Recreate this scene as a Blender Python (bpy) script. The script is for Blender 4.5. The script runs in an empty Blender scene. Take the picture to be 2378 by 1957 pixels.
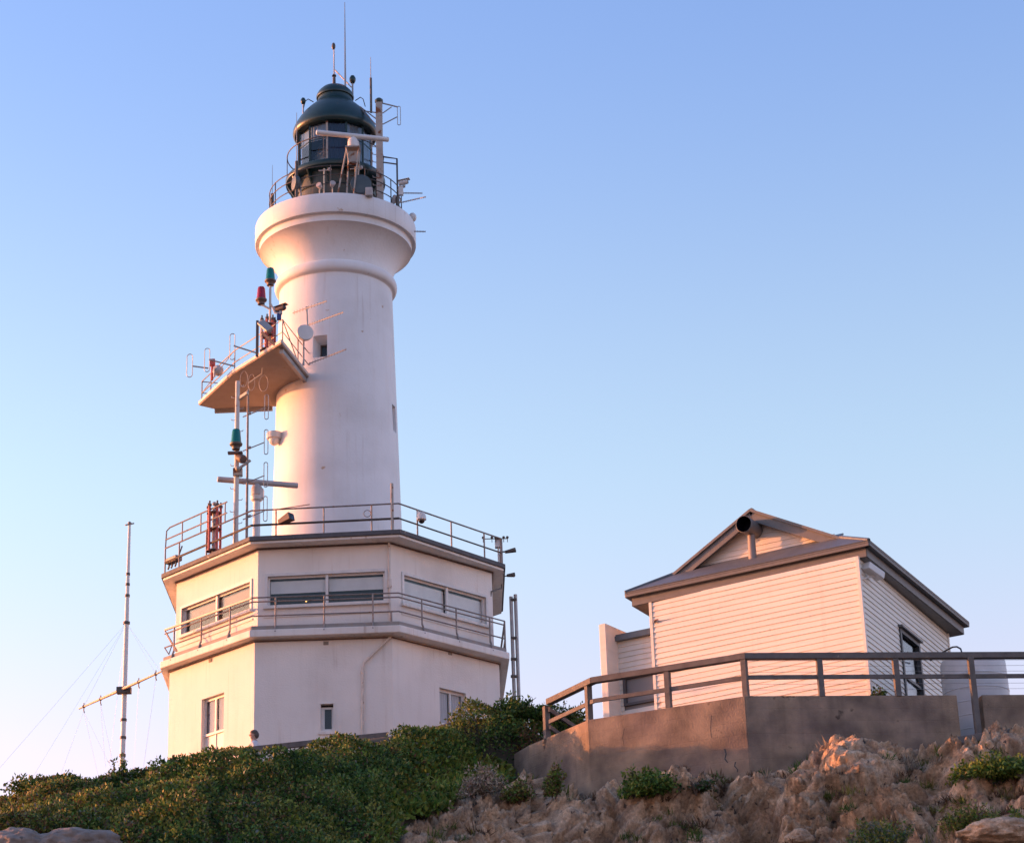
import bpy, math, random
import numpy as np
from mathutils import Vector, Matrix

random.seed(7)
RNG = np.random.default_rng(11)
SC = bpy.context.scene
COL = SC.collection
PI = math.pi
V = Vector

# ------------------------------------------------------------------ camera
W, H, FPX = 2378.0, 1957.0, 5300.0
PITCH, ROLL = math.radians(21.5), math.radians(-2.0)
FW = V((0, math.cos(PITCH), math.sin(PITCH)))
R0, U0 = V((1, 0, 0)), V((0, -math.sin(PITCH), math.cos(PITCH)))
RT = R0 * math.cos(ROLL) + U0 * math.sin(ROLL)
UP = U0 * math.cos(ROLL) - R0 * math.sin(ROLL)
cam_d = bpy.data.cameras.new('camera')
cam_d.sensor_width = 36.0
cam_d.lens = FPX / W * 36.0
cam_d.clip_end = 9000
cam_d.clip_start = 0.1
cam = bpy.data.objects.new('camera', cam_d)
COL.objects.link(cam)
cam.matrix_world = Matrix(((RT.x, UP.x, -FW.x, 0), (RT.y, UP.y, -FW.y, 0), (RT.z, UP.z, -FW.z, 0), (0, 0, 0, 1)))
SC.camera = cam

# survey helpers: sight a photo point from the camera onto a real plane in the place
def ray(x, y): return FW * FPX + RT * (x - W / 2) - UP * (y - H / 2)
def PX(x, y, Y): d = ray(x, y); return d * (Y / d.y)           # onto the vertical plane at distance Y
def PZ(x, y, z): d = ray(x, y); return d * (z / d.z)           # onto the level plane at height z
def PP(x, y, p, n): d = ray(x, y); return d * (V(p).dot(n) / d.dot(n))
def proj_np(P):
    P = np.asarray(P, float)
    z = P @ np.array(FW)
    return W / 2 + FPX * (P @ np.array(RT)) / z, H / 2 - FPX * (P @ np.array(UP)) / z

# ------------------------------------------------------------------ light and sky
SUN_EL = math.radians(7.0)
SUN_AZ = math.radians(103.0)          # from the camera-facing direction round to the left
SD = V((-math.sin(SUN_AZ) * math.cos(SUN_EL), -math.cos(SUN_AZ) * math.cos(SUN_EL), math.sin(SUN_EL)))
wd = bpy.data.worlds.new('World')
SC.world = wd
wd.use_nodes = True
nt = wd.node_tree
nt.nodes.clear()
sky = nt.nodes.new('ShaderNodeTexSky')
sky.sky_type = 'NISHITA'
sky.sun_disc = False
sky.sun_elevation = SUN_EL
sky.sun_rotation = math.atan2(SD.x, SD.y)
sky.altitude = 0
sky.air_density = 1.0
sky.dust_density = 1.0
sky.ozone_density = 1.0
bg = nt.nodes.new('ShaderNodeBackground')
bg.inputs['Strength'].default_value = 0.122
wo = nt.nodes.new('ShaderNodeOutputWorld')
# the evening air: bluer overhead, rosy towards the horizon
tcw = nt.nodes.new('ShaderNodeTexCoord'); spz = nt.nodes.new('ShaderNodeSeparateXYZ'); nt.links.new(tcw.outputs['Generated'], spz.inputs[0])
def zstep(a_, b_):
    m_ = nt.nodes.new('ShaderNodeMapRange'); m_.interpolation_type = 'SMOOTHSTEP'
    m_.inputs['From Min'].default_value = a_; m_.inputs['From Max'].default_value = b_
    nt.links.new(spz.outputs['Z'], m_.inputs['Value']); return m_.outputs[0]
def cmix(f_, a_, b_, mode='MIX'):
    x_ = nt.nodes.new('ShaderNodeMix'); x_.data_type = 'RGBA'; x_.blend_type = mode; x_.clamp_factor = False; x_.clamp_result = False
    if f_ is None: x_.inputs[0].default_value = 1.0
    else: nt.links.new(f_, x_.inputs[0])
    for i_, v_ in ((6, a_), (7, b_)):
        if isinstance(v_, tuple): x_.inputs[i_].default_value = (*v_, 1)
        else: nt.links.new(v_, x_.inputs[i_])
    return x_.outputs[2]
LOW, MID, TOP = (1.38, .80, .98), (1.19, 1.10, 1.15), (.86, .925, 1.32)
tint = cmix(zstep(.32, .56), cmix(zstep(.14, .36), LOW, MID), TOP)
tinted = cmix(None, sky.outputs[0], tint, 'MULTIPLY')
# sky behind the camera dimmed and blued by hand, to lessen fill on shaded faces
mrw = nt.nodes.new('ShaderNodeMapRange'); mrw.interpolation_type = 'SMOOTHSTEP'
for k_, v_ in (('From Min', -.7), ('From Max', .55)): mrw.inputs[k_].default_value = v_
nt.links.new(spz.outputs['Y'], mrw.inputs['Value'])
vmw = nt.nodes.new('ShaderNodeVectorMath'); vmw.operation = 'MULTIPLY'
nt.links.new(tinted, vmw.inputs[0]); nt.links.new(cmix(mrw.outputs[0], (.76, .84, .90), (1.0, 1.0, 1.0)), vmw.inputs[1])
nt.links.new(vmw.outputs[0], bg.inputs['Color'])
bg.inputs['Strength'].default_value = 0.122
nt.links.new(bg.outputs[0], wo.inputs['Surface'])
sl = bpy.data.lights.new('sun', 'SUN')
sl.energy = 2.2
sl.angle = math.radians(0.5)
sl.color = (1.0, 0.35, 0.115)
sun = bpy.data.objects.new('sun', sl)
COL.objects.link(sun)
sun.rotation_euler = SD.to_track_quat('Z', 'Y').to_euler()
SC.view_settings.view_transform = 'Standard'
SC.view_settings.look = 'None'
SC.view_settings.exposure = 1.8
SC.view_settings.gamma = 1.0

# ------------------------------------------------------------------ materials
def mat(name, c1, c2=None, scale=3.0, rough=0.6, metal=0.0, bump=0.0, bscale=40.0, spot=None, spot_scale=5.0, spot_amt=0.1,
        streak=None, streak_amt=0.25, contrast=0.25, attr=None, spec=None, trans=0.0, stretch=(1, 1, 1), runs=0.0, grime=0.0):
    m = bpy.data.materials.new(name)
    m.use_nodes = True
    t = m.node_tree
    b = t.nodes['Principled BSDF']
    b.inputs['Roughness'].default_value = rough
    b.inputs['Metallic'].default_value = metal
    if spec is not None: b.inputs['Specular IOR Level'].default_value = spec
    if trans: b.inputs['Transmission Weight'].default_value = trans
    tc = t.nodes.new('ShaderNodeTexCoord')
    def noise(sc, detail=5, st=(1, 1, 1)):
        mp = t.nodes.new('ShaderNodeMapping'); mp.inputs['Scale'].default_value = st
        t.links.new(tc.outputs['Object'], mp.inputs['Vector'])
        n = t.nodes.new('ShaderNodeTexNoise'); n.inputs['Scale'].default_value = sc; n.inputs['Detail'].default_value = detail
        t.links.new(mp.outputs[0], n.inputs['Vector'])
        return n.outputs['Fac']
    def ramp(src, lo, hi):
        r = t.nodes.new('ShaderNodeMapRange'); r.inputs['From Min'].default_value = lo; r.inputs['From Max'].default_value = hi
        t.links.new(src, r.inputs['Value']); return r.outputs[0]
    def mix(f, a, bb):
        x = t.nodes.new('ShaderNodeMix'); x.data_type = 'RGBA'
        if isinstance(f, float): x.inputs['Factor'].default_value = f
        else: t.links.new(f, x.inputs['Factor'])
        for i, s in ((6, a), (7, bb)):
            if isinstance(s, tuple): x.inputs[i].default_value = (*s, 1)
            else: t.links.new(s, x.inputs[i])
        return x.outputs[2]
    c2 = c2 or tuple(v * 0.82 for v in c1)
    col = mix(ramp(noise(scale, st=stretch), 0.5 - contrast, 0.5 + contrast), c1, c2)
    if attr:
        a = t.nodes.new('ShaderNodeAttribute'); a.attribute_name = attr
        col = mix(0.3, a.outputs['Color'], col) if c1 != (1, 1, 1) else a.outputs['Color']
    if streak:
        f = ramp(noise(3.0, 4, (2.2, 2.2, 0.16)), 0.52, 0.75)
        mu = t.nodes.new('ShaderNodeMath'); mu.operation = 'MULTIPLY'; mu.inputs[1].default_value = streak_amt
        t.links.new(f, mu.inputs[0]); col = mix(mu.outputs[0], col, streak)
    if runs:
        f = ramp(noise(2.6, 6, (2.6, 2.6, .11)), 0.60, 0.72)
        g_ = ramp(noise(.9, 3), .42, .62)
        mu = t.nodes.new('ShaderNodeMath'); mu.operation = 'MULTIPLY'; t.links.new(f, mu.inputs[0]); t.links.new(g_, mu.inputs[1])
        m2 = t.nodes.new('ShaderNodeMath'); m2.operation = 'MULTIPLY'; m2.inputs[1].default_value = runs; t.links.new(mu.outputs[0], m2.inputs[0])
        col = mix(m2.outputs[0], col, (.34, .22, .14))
    if grime:
        f = ramp(noise(.7, 7), .5, .78); mu = t.nodes.new('ShaderNodeMath'); mu.operation = 'MULTIPLY'; mu.inputs[1].default_value = grime
        t.links.new(f, mu.inputs[0]); col = mix(mu.outputs[0], col, (.40, .36, .31))
    if spot:
        f = ramp(noise(spot_scale, 6), 0.68 - spot_amt, 0.74 - spot_amt * 0.8)
        col = mix(f, col, spot)
    t.links.new(col, b.inputs['Base Color'])
    if bump:
        bp = t.nodes.new('ShaderNodeBump'); bp.inputs['Strength'].default_value = bump; bp.inputs['Distance'].default_value = 0.02
        t.links.new(noise(bscale, 6), bp.inputs['Height']); t.links.new(bp.outputs[0], b.inputs['Normal'])
    return m

M = {}
M['tower'] = mat('tower_white_paint', (.80, .79, .78), (.74, .73, .72), 1.3, .55, bump=.25, bscale=14, streak=(.60, .52, .42), streak_amt=.14, spot=(.5, .36, .25), spot_scale=3.2, spot_amt=-.03, runs=.32, grime=.30)
M['station'] = mat('station_cream_render', (.78, .745, .69), (.73, .69, .635), 1.1, .7, bump=.45, bscale=26, streak=(.5, .43, .34), streak_amt=.12, runs=.38, grime=.38)
M['trim'] = mat('white_trim', (.78, .75, .70), (.70, .66, .6), 4, .6, bump=.25, streak=(.45, .36, .28), streak_amt=.3, runs=.7, grime=.4)
M['ledge'] = mat('grey_ledge', (.30, .275, .25), (.24, .215, .19), 4, .7, bump=.3, streak=(.3, .22, .15), streak_amt=.5)
M['fascia'] = mat('roof_edge_grey', (.10, .10, .105), (.065, .065, .07), 5, .7, bump=.4, spot=(.35, .32, .28), spot_scale=9, spot_amt=.03)
M['frame'] = mat('window_frame_paint', (.72, .70, .67), None, 6, .45)
M['blind'] = mat('blind_fabric', (.84, .80, .74), None, 3, .8)
M['blindbrown'] = mat('brown_blind', (.34, .26, .21), None, 3, .8)  # darker brown version of the blind, for the left upper window
M['curtain'] = mat('curtain_fabric', (.60, .55, .55), (.45, .40, .42), 8, .9, stretch=(6, 6, .2))
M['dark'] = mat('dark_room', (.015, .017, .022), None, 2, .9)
M['rail'] = mat('galvanised_rail', (.30, .27, .25), (.20, .16, .14), 9, .55, .3, spot=(.22, .09, .04), spot_scale=14, spot_amt=.08)
M['railpaint'] = mat('painted_rail', (.62, .54, .40), (.5, .4, .28), 8, .5, spot=(.22, .10, .05), spot_scale=14, spot_amt=.02)
M['pipe'] = mat('painted_pipe', (.66, .60, .54), (.52, .45, .38), 6, .5, spot=(.30, .14, .07), spot_scale=10, spot_amt=.02)
M['steel'] = mat('grey_steel', (.42, .41, .40), (.30, .29, .28), 7, .5, .4)
M['darksteel'] = mat('dark_steel', (.07, .065, .06), (.12, .10, .085), 8, .5, .3)
M['green'] = mat('lantern_green_paint', (.008, .028, .030), (.013, .042, .042), 4, .35, bump=.1, spot=(.07, .06, .05), spot_scale=7, spot_amt=-.02)
M['murette'] = mat('murette_green', (.03, .05, .045), (.055, .062, .05), 3, .5, streak=(.20, .13, .08), streak_amt=.45)
M['white'] = mat('white_enamel', (.72, .70, .67), (.62, .6, .57), 6, .4)
M['radar'] = mat('radar_grey', (.50, .46, .44), (.36, .33, .32), 5, .5, spot=(.25, .17, .12), spot_scale=12, spot_amt=.02)
M['rust'] = mat('rusty_column', (.34, .32, .30), (.46, .42, .36), 4, .7, .2, bump=.3, spot=(.20, .075, .03), spot_scale=5, spot_amt=.13)
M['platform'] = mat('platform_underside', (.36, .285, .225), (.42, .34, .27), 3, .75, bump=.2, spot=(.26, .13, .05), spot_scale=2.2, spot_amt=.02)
M['redtube'] = mat('red_tube', (.55, .13, .11), (.36, .05, .04), 6, .5)
M['teal'] = mat('teal_lens', (.0, .17, .15), (.0, .22, .2), 6, .25, trans=.25)
M['redlens'] = mat('red_lens', (.30, .008, .03), (.38, .012, .04), 6, .25, trans=.25)
M['brown'] = mat('brown_base', (.16, .11, .09), (.10, .07, .06), 6, .6)
M['blackface'] = mat('camera_face', (.015, .015, .02), None, 6, .2)
M['blue'] = mat('blue_box', (.03, .05, .2), None, 6, .4)
M['dish'] = mat('dish_grey', (.50, .50, .52), None, 5, .5)
M['dishdark'] = mat('dish_blue_grey', (.07, .10, .115), (.05, .07, .08), 5, .5)
M['lens'] = mat('prism_lens', (.30, .24, .15), (.2, .2, .2), 8, .15, spec=.8)
M['curtaindark'] = mat('lantern_curtain', (.014, .018, .045), (.022, .026, .055), 4, .7)
M['paleblind'] = mat('pale_panel', (.36, .40, .42), None, 4, .5)
M['board'] = mat('weatherboard_paint', (.82, .76, .665), (.70, .64, .55), 1.0, .5, stretch=(.5, .5, 9), contrast=.3, bump=.08, streak=(.6, .45, .36), streak_amt=.2, spot=(.55, .38, .27), spot_scale=2.3, spot_amt=-.04)
M['zinc'] = mat('zinc_roofing', (.15, .165, .175), (.108, .118, .125), 5, .5, .2, bump=.2, spot=(.14, .08, .05), spot_scale=8, spot_amt=0)
M['housetrim'] = mat('brown_grey_trim', (.165, .16, .155), (.128, .124, .12), 6, .55)
M['timber'] = mat('weathered_timber', (.165, .15, .138), (.10, .09, .083), 5, .8, bump=.5, bscale=60, stretch=(1, 1, 1), spot=(.27, .21, .17), spot_scale=7, spot_amt=.02)
M['tank'] = mat('water_tank_plastic', (.66, .64, .63), None, 3, .5)
M['skin'] = mat('skin', (.50, .30, .22), None, 8, .55)
M['hair'] = mat('grey_brown_hair', (.10, .08, .07), None, 30, .7)
M['shirt'] = mat('white_shirt', (.72, .70, .72), None, 9, .8)
M['trouser'] = mat('dark_trousers', (.05, .05, .07), None, 9, .8)
M['stem'] = mat('twig_bark', (.12, .085, .06), None, 12, .9)

def glass_mat(name, tint, refl):
    m = bpy.data.materials.new(name); m.use_nodes = True
    t = m.node_tree; t.nodes.clear()
    tr = t.nodes.new('ShaderNodeBsdfTransparent'); tr.inputs[0].default_value = (*tint, 1)
    gl = t.nodes.new('ShaderNodeBsdfGlossy'); gl.inputs['Roughness'].default_value = .03
    fr = t.nodes.new('ShaderNodeLayerWeight'); fr.inputs['Blend'].default_value = .5
    pw = t.nodes.new('ShaderNodeMath'); pw.operation = 'POWER'; pw.inputs[1].default_value = 5.0; t.links.new(fr.outputs['Facing'], pw.inputs[0])
    ad = t.nodes.new('ShaderNodeMath'); ad.operation = 'MULTIPLY_ADD'; ad.inputs[1].default_value = .9; ad.inputs[2].default_value = .035 + refl; t.links.new(pw.outputs[0], ad.inputs[0])
    mx = t.nodes.new('ShaderNodeMixShader'); o = t.nodes.new('ShaderNodeOutputMaterial')
    t.links.new(ad.outputs[0], mx.inputs[0])
    t.links.new(tr.outputs[0], mx.inputs[1]); t.links.new(gl.outputs[0], mx.inputs[2]); t.links.new(mx.outputs[0], o.inputs[0])
    return m
M['glass'] = glass_mat('window_glass', (.93, .94, .95), .0)
M['glassdark'] = glass_mat('smoked_glass', (.35, .4, .45), .02)
M['lanternglass'] = glass_mat('lantern_glass', (.80, .85, .90), .0)

def emit_mat(name, c, s):
    m = mat(name, c, c); b = m.node_tree.nodes['Principled BSDF']
    b.inputs['Emission Color'].default_value = (*c, 1); b.inputs['Emission Strength'].default_value = s
    return m
M['lamp'] = emit_mat('lit_bulb', (1, .45, .12), 1.2)

def concrete_mat():
    m = mat('old_concrete', (.41, .325, .245), (.21, .165, .125), 1.7, .85, bump=.6, bscale=26, streak=(.10, .075, .055), streak_amt=.22,
            spot=(.075, .058, .045), spot_scale=3.0, spot_amt=.035, contrast=.16)
    t = m.node_tree; b = t.nodes['Principled BSDF']
    lg = t.nodes.new('ShaderNodeTexNoise'); lg.inputs['Scale'].default_value = .75; lg.inputs['Detail'].default_value = 7; lg.inputs['Roughness'].default_value = .62
    tcl = t.nodes.new('ShaderNodeTexCoord'); t.links.new(tcl.outputs['Object'], lg.inputs['Vector'])
    lr_ = t.nodes.new('ShaderNodeMapRange'); lr_.inputs['From Min'].default_value = .36; lr_.inputs['From Max'].default_value = .64; t.links.new(lg.outputs['Fac'], lr_.inputs['Value'])
    lm = t.nodes.new('ShaderNodeMix'); lm.data_type = 'RGBA'; lm.blend_type = 'MULTIPLY'; lm.inputs[0].default_value = 1
    lc = t.nodes.new('ShaderNodeMix'); lc.data_type = 'RGBA'; lc.inputs[6].default_value = (.55, .52, .55, 1); lc.inputs[7].default_value = (1.0, .93, .82, 1); t.links.new(lr_.outputs[0], lc.inputs[0])
    t.links.new(b.inputs['Base Color'].links[0].from_socket, lm.inputs[6]); t.links.new(lc.outputs[2], lm.inputs[7]); t.links.new(lm.outputs[2], b.inputs['Base Color'])
    # board-form lines as a height pattern
    tc = t.nodes.new('ShaderNodeTexCoord'); sp = t.nodes.new('ShaderNodeSeparateXYZ'); t.links.new(tc.outputs['Object'], sp.inputs[0])
    n = t.nodes.new('ShaderNodeTexNoise'); n.inputs['Scale'].default_value = 1.2; t.links.new(tc.outputs['Object'], n.inputs['Vector'])
    a = t.nodes.new('ShaderNodeMath'); a.operation = 'MULTIPLY_ADD'; a.inputs[1].default_value = .04; t.links.new(n.outputs['Fac'], a.inputs[0]); t.links.new(sp.outputs['Z'], a.inputs[2])
    q = t.nodes.new('ShaderNodeMath'); q.operation = 'PINGPONG'; q.inputs[1].default_value = .13; t.links.new(a.outputs[0], q.inputs[0])
    r = t.nodes.new('ShaderNodeMapRange'); r.inputs['From Max'].default_value = .012; t.links.new(q.outputs[0], r.inputs['Value'])
    bp = t.nodes.new('ShaderNodeBump'); bp.inputs['Strength'].default_value = .38; bp.inputs['Distance'].default_value = .012
    t.links.new(r.outputs[0], bp.inputs['Height'])
    old = b.inputs['Normal'].links[0].from_socket
    t.links.new(old, bp.inputs['Normal']); t.links.new(bp.outputs[0], b.inputs['Normal'])
    return m
M['concrete'] = concrete_mat()

def rock_mat():
    m = mat('limestone', (.68, .47, .305), (.33, .225, .15), 2.4, .92, bump=1.0, bscale=26, spot=(.075, .062, .052), spot_scale=5.5, spot_amt=.05, contrast=.16)
    t = m.node_tree; b = t.nodes['Principled BSDF']
    tc = t.nodes.new('ShaderNodeTexCoord'); n = t.nodes.new('ShaderNodeTexNoise'); n.inputs['Scale'].default_value = 14; n.inputs['Detail'].default_value = 8; n.inputs['Roughness'].default_value = .7
    t.links.new(tc.outputs['Object'], n.inputs['Vector'])
    r = t.nodes.new('ShaderNodeMapRange'); r.inputs['From Min'].default_value = .32; r.inputs['From Max'].default_value = .68; r.inputs['To Min'].default_value = .55; r.inputs['To Max'].default_value = 1.35
    t.links.new(n.outputs['Fac'], r.inputs['Value'])
    old = b.inputs['Base Color'].links[0].from_socket; v = t.nodes.new('ShaderNodeVectorMath'); v.operation = 'SCALE'
    t.links.new(old, v.inputs[0]); t.links.new(r.outputs[0], v.inputs['Scale']); t.links.new(v.outputs[0], b.inputs['Base Color'])
    bp = t.nodes.new('ShaderNodeBump'); bp.inputs['Strength'].default_value = .9; bp.inputs['Distance'].default_value = .05
    t.links.new(n.outputs['Fac'], bp.inputs['Height']); t.links.new(b.inputs['Normal'].links[0].from_socket, bp.inputs['Normal']); t.links.new(bp.outputs[0], b.inputs['Normal'])
    return m
M['rock'] = rock_mat()
M['boulder'] = mat('grey_boulder_stone', (.30, .245, .205), (.15, .125, .11), 4, .9, bump=1, bscale=14, spot=(.09, .08, .07), spot_scale=6, spot_amt=.05)
M['soil'] = mat('slope_soil', (.075, .055, .035), (.045, .04, .022), 2.5, .95, bump=.8, bscale=12)
M['sand'] = mat('beach_sand', (.20, .17, .14), (.15, .13, .11), .5, .95, bump=.4, bscale=6)
M['gravel'] = mat('terrace_gravel', (.26, .21, .17), (.2, .16, .13), 3, .95, bump=.6, bscale=40)

def leaf_mat(name):
    m = bpy.data.materials.new(name); m.use_nodes = True
    t = m.node_tree; b = t.nodes['Principled BSDF']
    a = t.nodes.new('ShaderNodeAttribute'); a.attribute_name = 'tint'
    t.links.new(a.outputs['Color'], b.inputs['Base Color'])
    b.inputs['Roughness'].default_value = .55
    b.inputs['Specular IOR Level'].default_value = .3
    tl = t.nodes.new('ShaderNodeBsdfTranslucent'); t.links.new(a.outputs['Color'], tl.inputs[0])
    mx = t.nodes.new('ShaderNodeMixShader'); mx.inputs[0].default_value = .28
    o = t.nodes['Material Output']
    t.links.new(b.outputs[0], mx.inputs[1]); t.links.new(tl.outputs[0], mx.inputs[2]); t.links.new(mx.outputs[0], o.inputs[0])
    return m
M['leaf'] = leaf_mat('scrub_leaf')

# ------------------------------------------------------------------ mesh building
class MB:
    def __init__(s): s.v = []; s.f = []
    def add(s, vs, fs):
        o = len(s.v); s.v += [tuple(p) for p in vs]; s.f += [tuple(i + o for i in f) for f in fs]; return s
    def box(s, c, size, ax=None):
        c = V(c); X, Y, Z = ax if ax else (V((1, 0, 0)), V((0, 1, 0)), V((0, 0, 1)))
        a, b, d = [q / 2 for q in size]
        vs = [c + X * i * a + Y * j * b + Z * k * d for i in (-1, 1) for j in (-1, 1) for k in (-1, 1)]
        return s.add(vs, [(0, 1, 3, 2), (4, 6, 7, 5), (0, 4, 5, 1), (2, 3, 7, 6), (0, 2, 6, 4), (1, 5, 7, 3)])
    def beam(s, p0, p1, w, h, up=V((0, 0, 1)), ext=0.0):
        p0, p1 = V(p0), V(p1); d = (p1 - p0); L = d.length; d.normalize()
        side = d.cross(up)
        if side.length < 1e-4: side = d.cross(V((1, 0, 0)))
        side.normalize(); u = side.cross(d).normalized()
        return s.box((p0 + p1) / 2, (L + 2 * ext, w, h), (d, side, u))
    def path(s, pts, r, n=8, closed=False, cap=True):
        pts = [V(p) for p in pts]; N = len(pts); rs = r if isinstance(r, (list, tuple)) else [r] * N
        rings = []; ref = None
        for i, p in enumerate(pts):
            a = pts[(i - 1) % N] if (closed or i > 0) else p
            b = pts[(i + 1) % N] if (closed or i < N - 1) else p
            d = (b - a).normalized()
            if ref is None: ref = d.cross(V((0, 0, 1)) if abs(d.z) < .9 else V((1, 0, 0)))
            ref = (ref - d * ref.dot(d)).normalized(); q = d.cross(ref)
            rings.append([p + (ref * math.cos(2 * PI * k / n) + q * math.sin(2 * PI * k / n)) * rs[i] for k in range(n)])
        vs = [p for R in rings for p in R]; fs = []
        for i in range(N if closed else N - 1):
            j = (i + 1) % N
            for k in range(n):
                l = (k + 1) % n; fs.append((i * n + k, i * n + l, j * n + l, j * n + k))
        if cap and not closed: fs += [tuple(range(n - 1, -1, -1)), tuple((N - 1) * n + k for k in range(n))]
        return s.add(vs, fs)
    def tube(s, p0, p1, r0, r1=None, n=8): return s.path([p0, p1], [r0, r0 if r1 is None else r1], n)
    def lathe(s, prof, c, n=48, axis=None, skip=None, caps=True):
        c = V(c)
        if axis is None: X, Y, Z = V((1, 0, 0)), V((0, 1, 0)), V((0, 0, 1))
        else:
            Z = V(axis).normalized(); X = Z.cross(V((0, 0, 1)) if abs(Z.z) < .9 else V((1, 0, 0))).normalized(); Y = Z.cross(X)
        vs = [c + Z * z + (X * math.cos(2 * PI * k / n) + Y * math.sin(2 * PI * k / n)) * r for r, z in prof for k in range(n)]
        fs = []
        for i in range(len(prof) - 1):
            for k in range(n):
                if skip and skip(i, k): continue
                l = (k + 1) % n; fs.append((i * n + k, i * n + l, (i + 1) * n + l, (i + 1) * n + k))
        if caps and prof[0][0] > 1e-3: fs.append(tuple(range(n - 1, -1, -1)))
        if caps and prof[-1][0] > 1e-3: fs.append(tuple((len(prof) - 1) * n + k for k in range(n)))
        return s.add(vs, fs)
    def prism(s, poly, z0, z1):
        n = len(poly)
        vs = [(p[0], p[1], z0) for p in poly] + [(p[0], p[1], z1) for p in poly]
        fs = [tuple(range(n - 1, -1, -1)), tuple(range(n, 2 * n))]
        fs += [(i, (i + 1) % n, n + (i + 1) % n, n + i) for i in range(n)]
        return s.add(vs, fs)
    def slab(s, pts, t):
        """a polygon in space given thickness t along its normal"""
        pts = [V(p) for p in pts]; n = len(pts)
        nn = V((0, 0, 0))
        for i in range(n): nn += pts[i].cross(pts[(i + 1) % n])
        nn.normalize()
        vs = pts + [p + nn * t for p in pts]
        fs = [tuple(range(n - 1, -1, -1)), tuple(range(n, 2 * n))]
        fs += [(i, (i + 1) % n, n + (i + 1) % n, n + i) for i in range(n)]
        return s.add(vs, fs)
    def ball(s, c, r, n=12, sq=(1, 1, 1)):
        c = V(c); m = n // 2
        pr = [(math.sin(PI * i / m), -math.cos(PI * i / m)) for i in range(m + 1)]
        vs = [c + V((q * math.cos(2 * PI * k / n) * r * sq[0], q * math.sin(2 * PI * k / n) * r * sq[1], z * r * sq[2])) for q, z in pr for k in range(n)]
        fs = [(i * n + k, i * n + (k + 1) % n, (i + 1) * n + (k + 1) % n, (i + 1) * n + k) for i in range(m) for k in range(n)]
        return s.add(vs, fs)
    def build(s, name, m, parent=None, smooth=0, bevel=0, loc=None):
        me = bpy.data.meshes.new(name)
        org = ORG.get(parent.name, V((0, 0, 0))) if parent else (V(loc) if loc is not None else V((0, 0, 0)))
        me.from_pydata([(x - org.x, y - org.y, z - org.z) for x, y, z in s.v], [], s.f)
        me.validate(); me.update()
        import bmesh
        bm = bmesh.new(); bm.from_mesh(me); bmesh.ops.remove_doubles(bm, verts=bm.verts, dist=1e-5)
        bmesh.ops.recalc_face_normals(bm, faces=bm.faces); bm.to_mesh(me); bm.free()
        if smooth:
            me.polygons.foreach_set('use_smooth', [True] * len(me.polygons))
            me.set_sharp_from_angle(angle=math.radians(smooth))
        me.materials.append(M[m] if isinstance(m, str) else m)
        o = bpy.data.objects.new(name, me); COL.objects.link(o)
        if parent: o.parent = parent; ORG[o.name] = org
        elif loc is not None: o.location = org; ORG[o.name] = org
        if bevel:
            bv = o.modifiers.new('bevel', 'BEVEL'); bv.width = bevel; bv.segments = 2; bv.limit_method = 'ANGLE'
        return o
ORG = {}

def tag(o, label=None, cat=None, group=None, kind=None):
    if label: o['label'] = label
    if cat: o['category'] = cat
    if group: o['group'] = group
    if kind: o['kind'] = kind
    return o
def thing(name, label, cat, loc, group=None):
    o = bpy.data.objects.new(name, None); COL.objects.link(o)
    o.location = loc; o.empty_display_size = .2; ORG[o.name] = V(loc)
    return tag(o, label, cat, group)
def relabel(o, label): o['label'] = label; return o
def kids(o): return [c for c in bpy.data.objects if c.parent == o]
def copy_tree(root, offset, label, group=None):
    r = root.copy(); COL.objects.link(r); r.location = root.location + V(offset); r['label'] = label
    if group: r['group'] = group
    for ch in kids(root):
        c = ch.copy(); COL.objects.link(c); c.parent = r
        for g in kids(ch):
            d = g.copy(); COL.objects.link(d); d.parent = c
    return r

def wall_with_openings(mb, p, q, z0, z1, ops, depth, thick=0.0):
    """one flat wall from p to q (plan points) with rectangular openings (u0,u1,z0,z1) and their reveals"""
    p, q = V((p[0], p[1], 0)), V((q[0], q[1], 0)); e = (q - p); L = e.length; e.normalize(); nin = V((-e.y, e.x, 0))
    us = sorted({0, L, *[o[0] for o in ops], *[o[1] for o in ops]}); zs = sorted({z0, z1, *[o[2] for o in ops], *[o[3] for o in ops]})
    P = lambda u, z, d=0.0: p + e * u + nin * d + V((0, 0, z))
    for i in range(len(us) - 1):
        for j in range(len(zs) - 1):
            um, zm = (us[i] + us[i + 1]) / 2, (zs[j] + zs[j + 1]) / 2
            if any(o[0] < um < o[1] and o[2] < zm < o[3] for o in ops): continue
            mb.add([P(us[i], zs[j]), P(us[i + 1], zs[j]), P(us[i + 1], zs[j + 1]), P(us[i], zs[j + 1])], [(0, 1, 2, 3)])
    for a, b, c, d in ops:
        mb.add([P(a, c), P(a, d), P(a, d, depth), P(a, c, depth)], [(0, 1, 2, 3)])
        mb.add([P(b, c), P(b, c, depth), P(b, d, depth), P(b, d)], [(0, 1, 2, 3)])
        mb.add([P(a, d), P(b, d), P(b, d, depth), P(a, d, depth)], [(0, 1, 2, 3)])
        mb.add([P(a, c), P(a, c, depth), P(b, c, depth), P(b, c)], [(0, 1, 2, 3)])
    return P, e, nin
def uz(x, y, p, q):
    p, q = V((p[0], p[1], 0)), V((q[0], q[1], 0)); e = (q - p).normalized(); n = V((-e.y, e.x, 0))
    P = PP(x, y, p, n); return (P - p).dot(e), P.z

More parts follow.
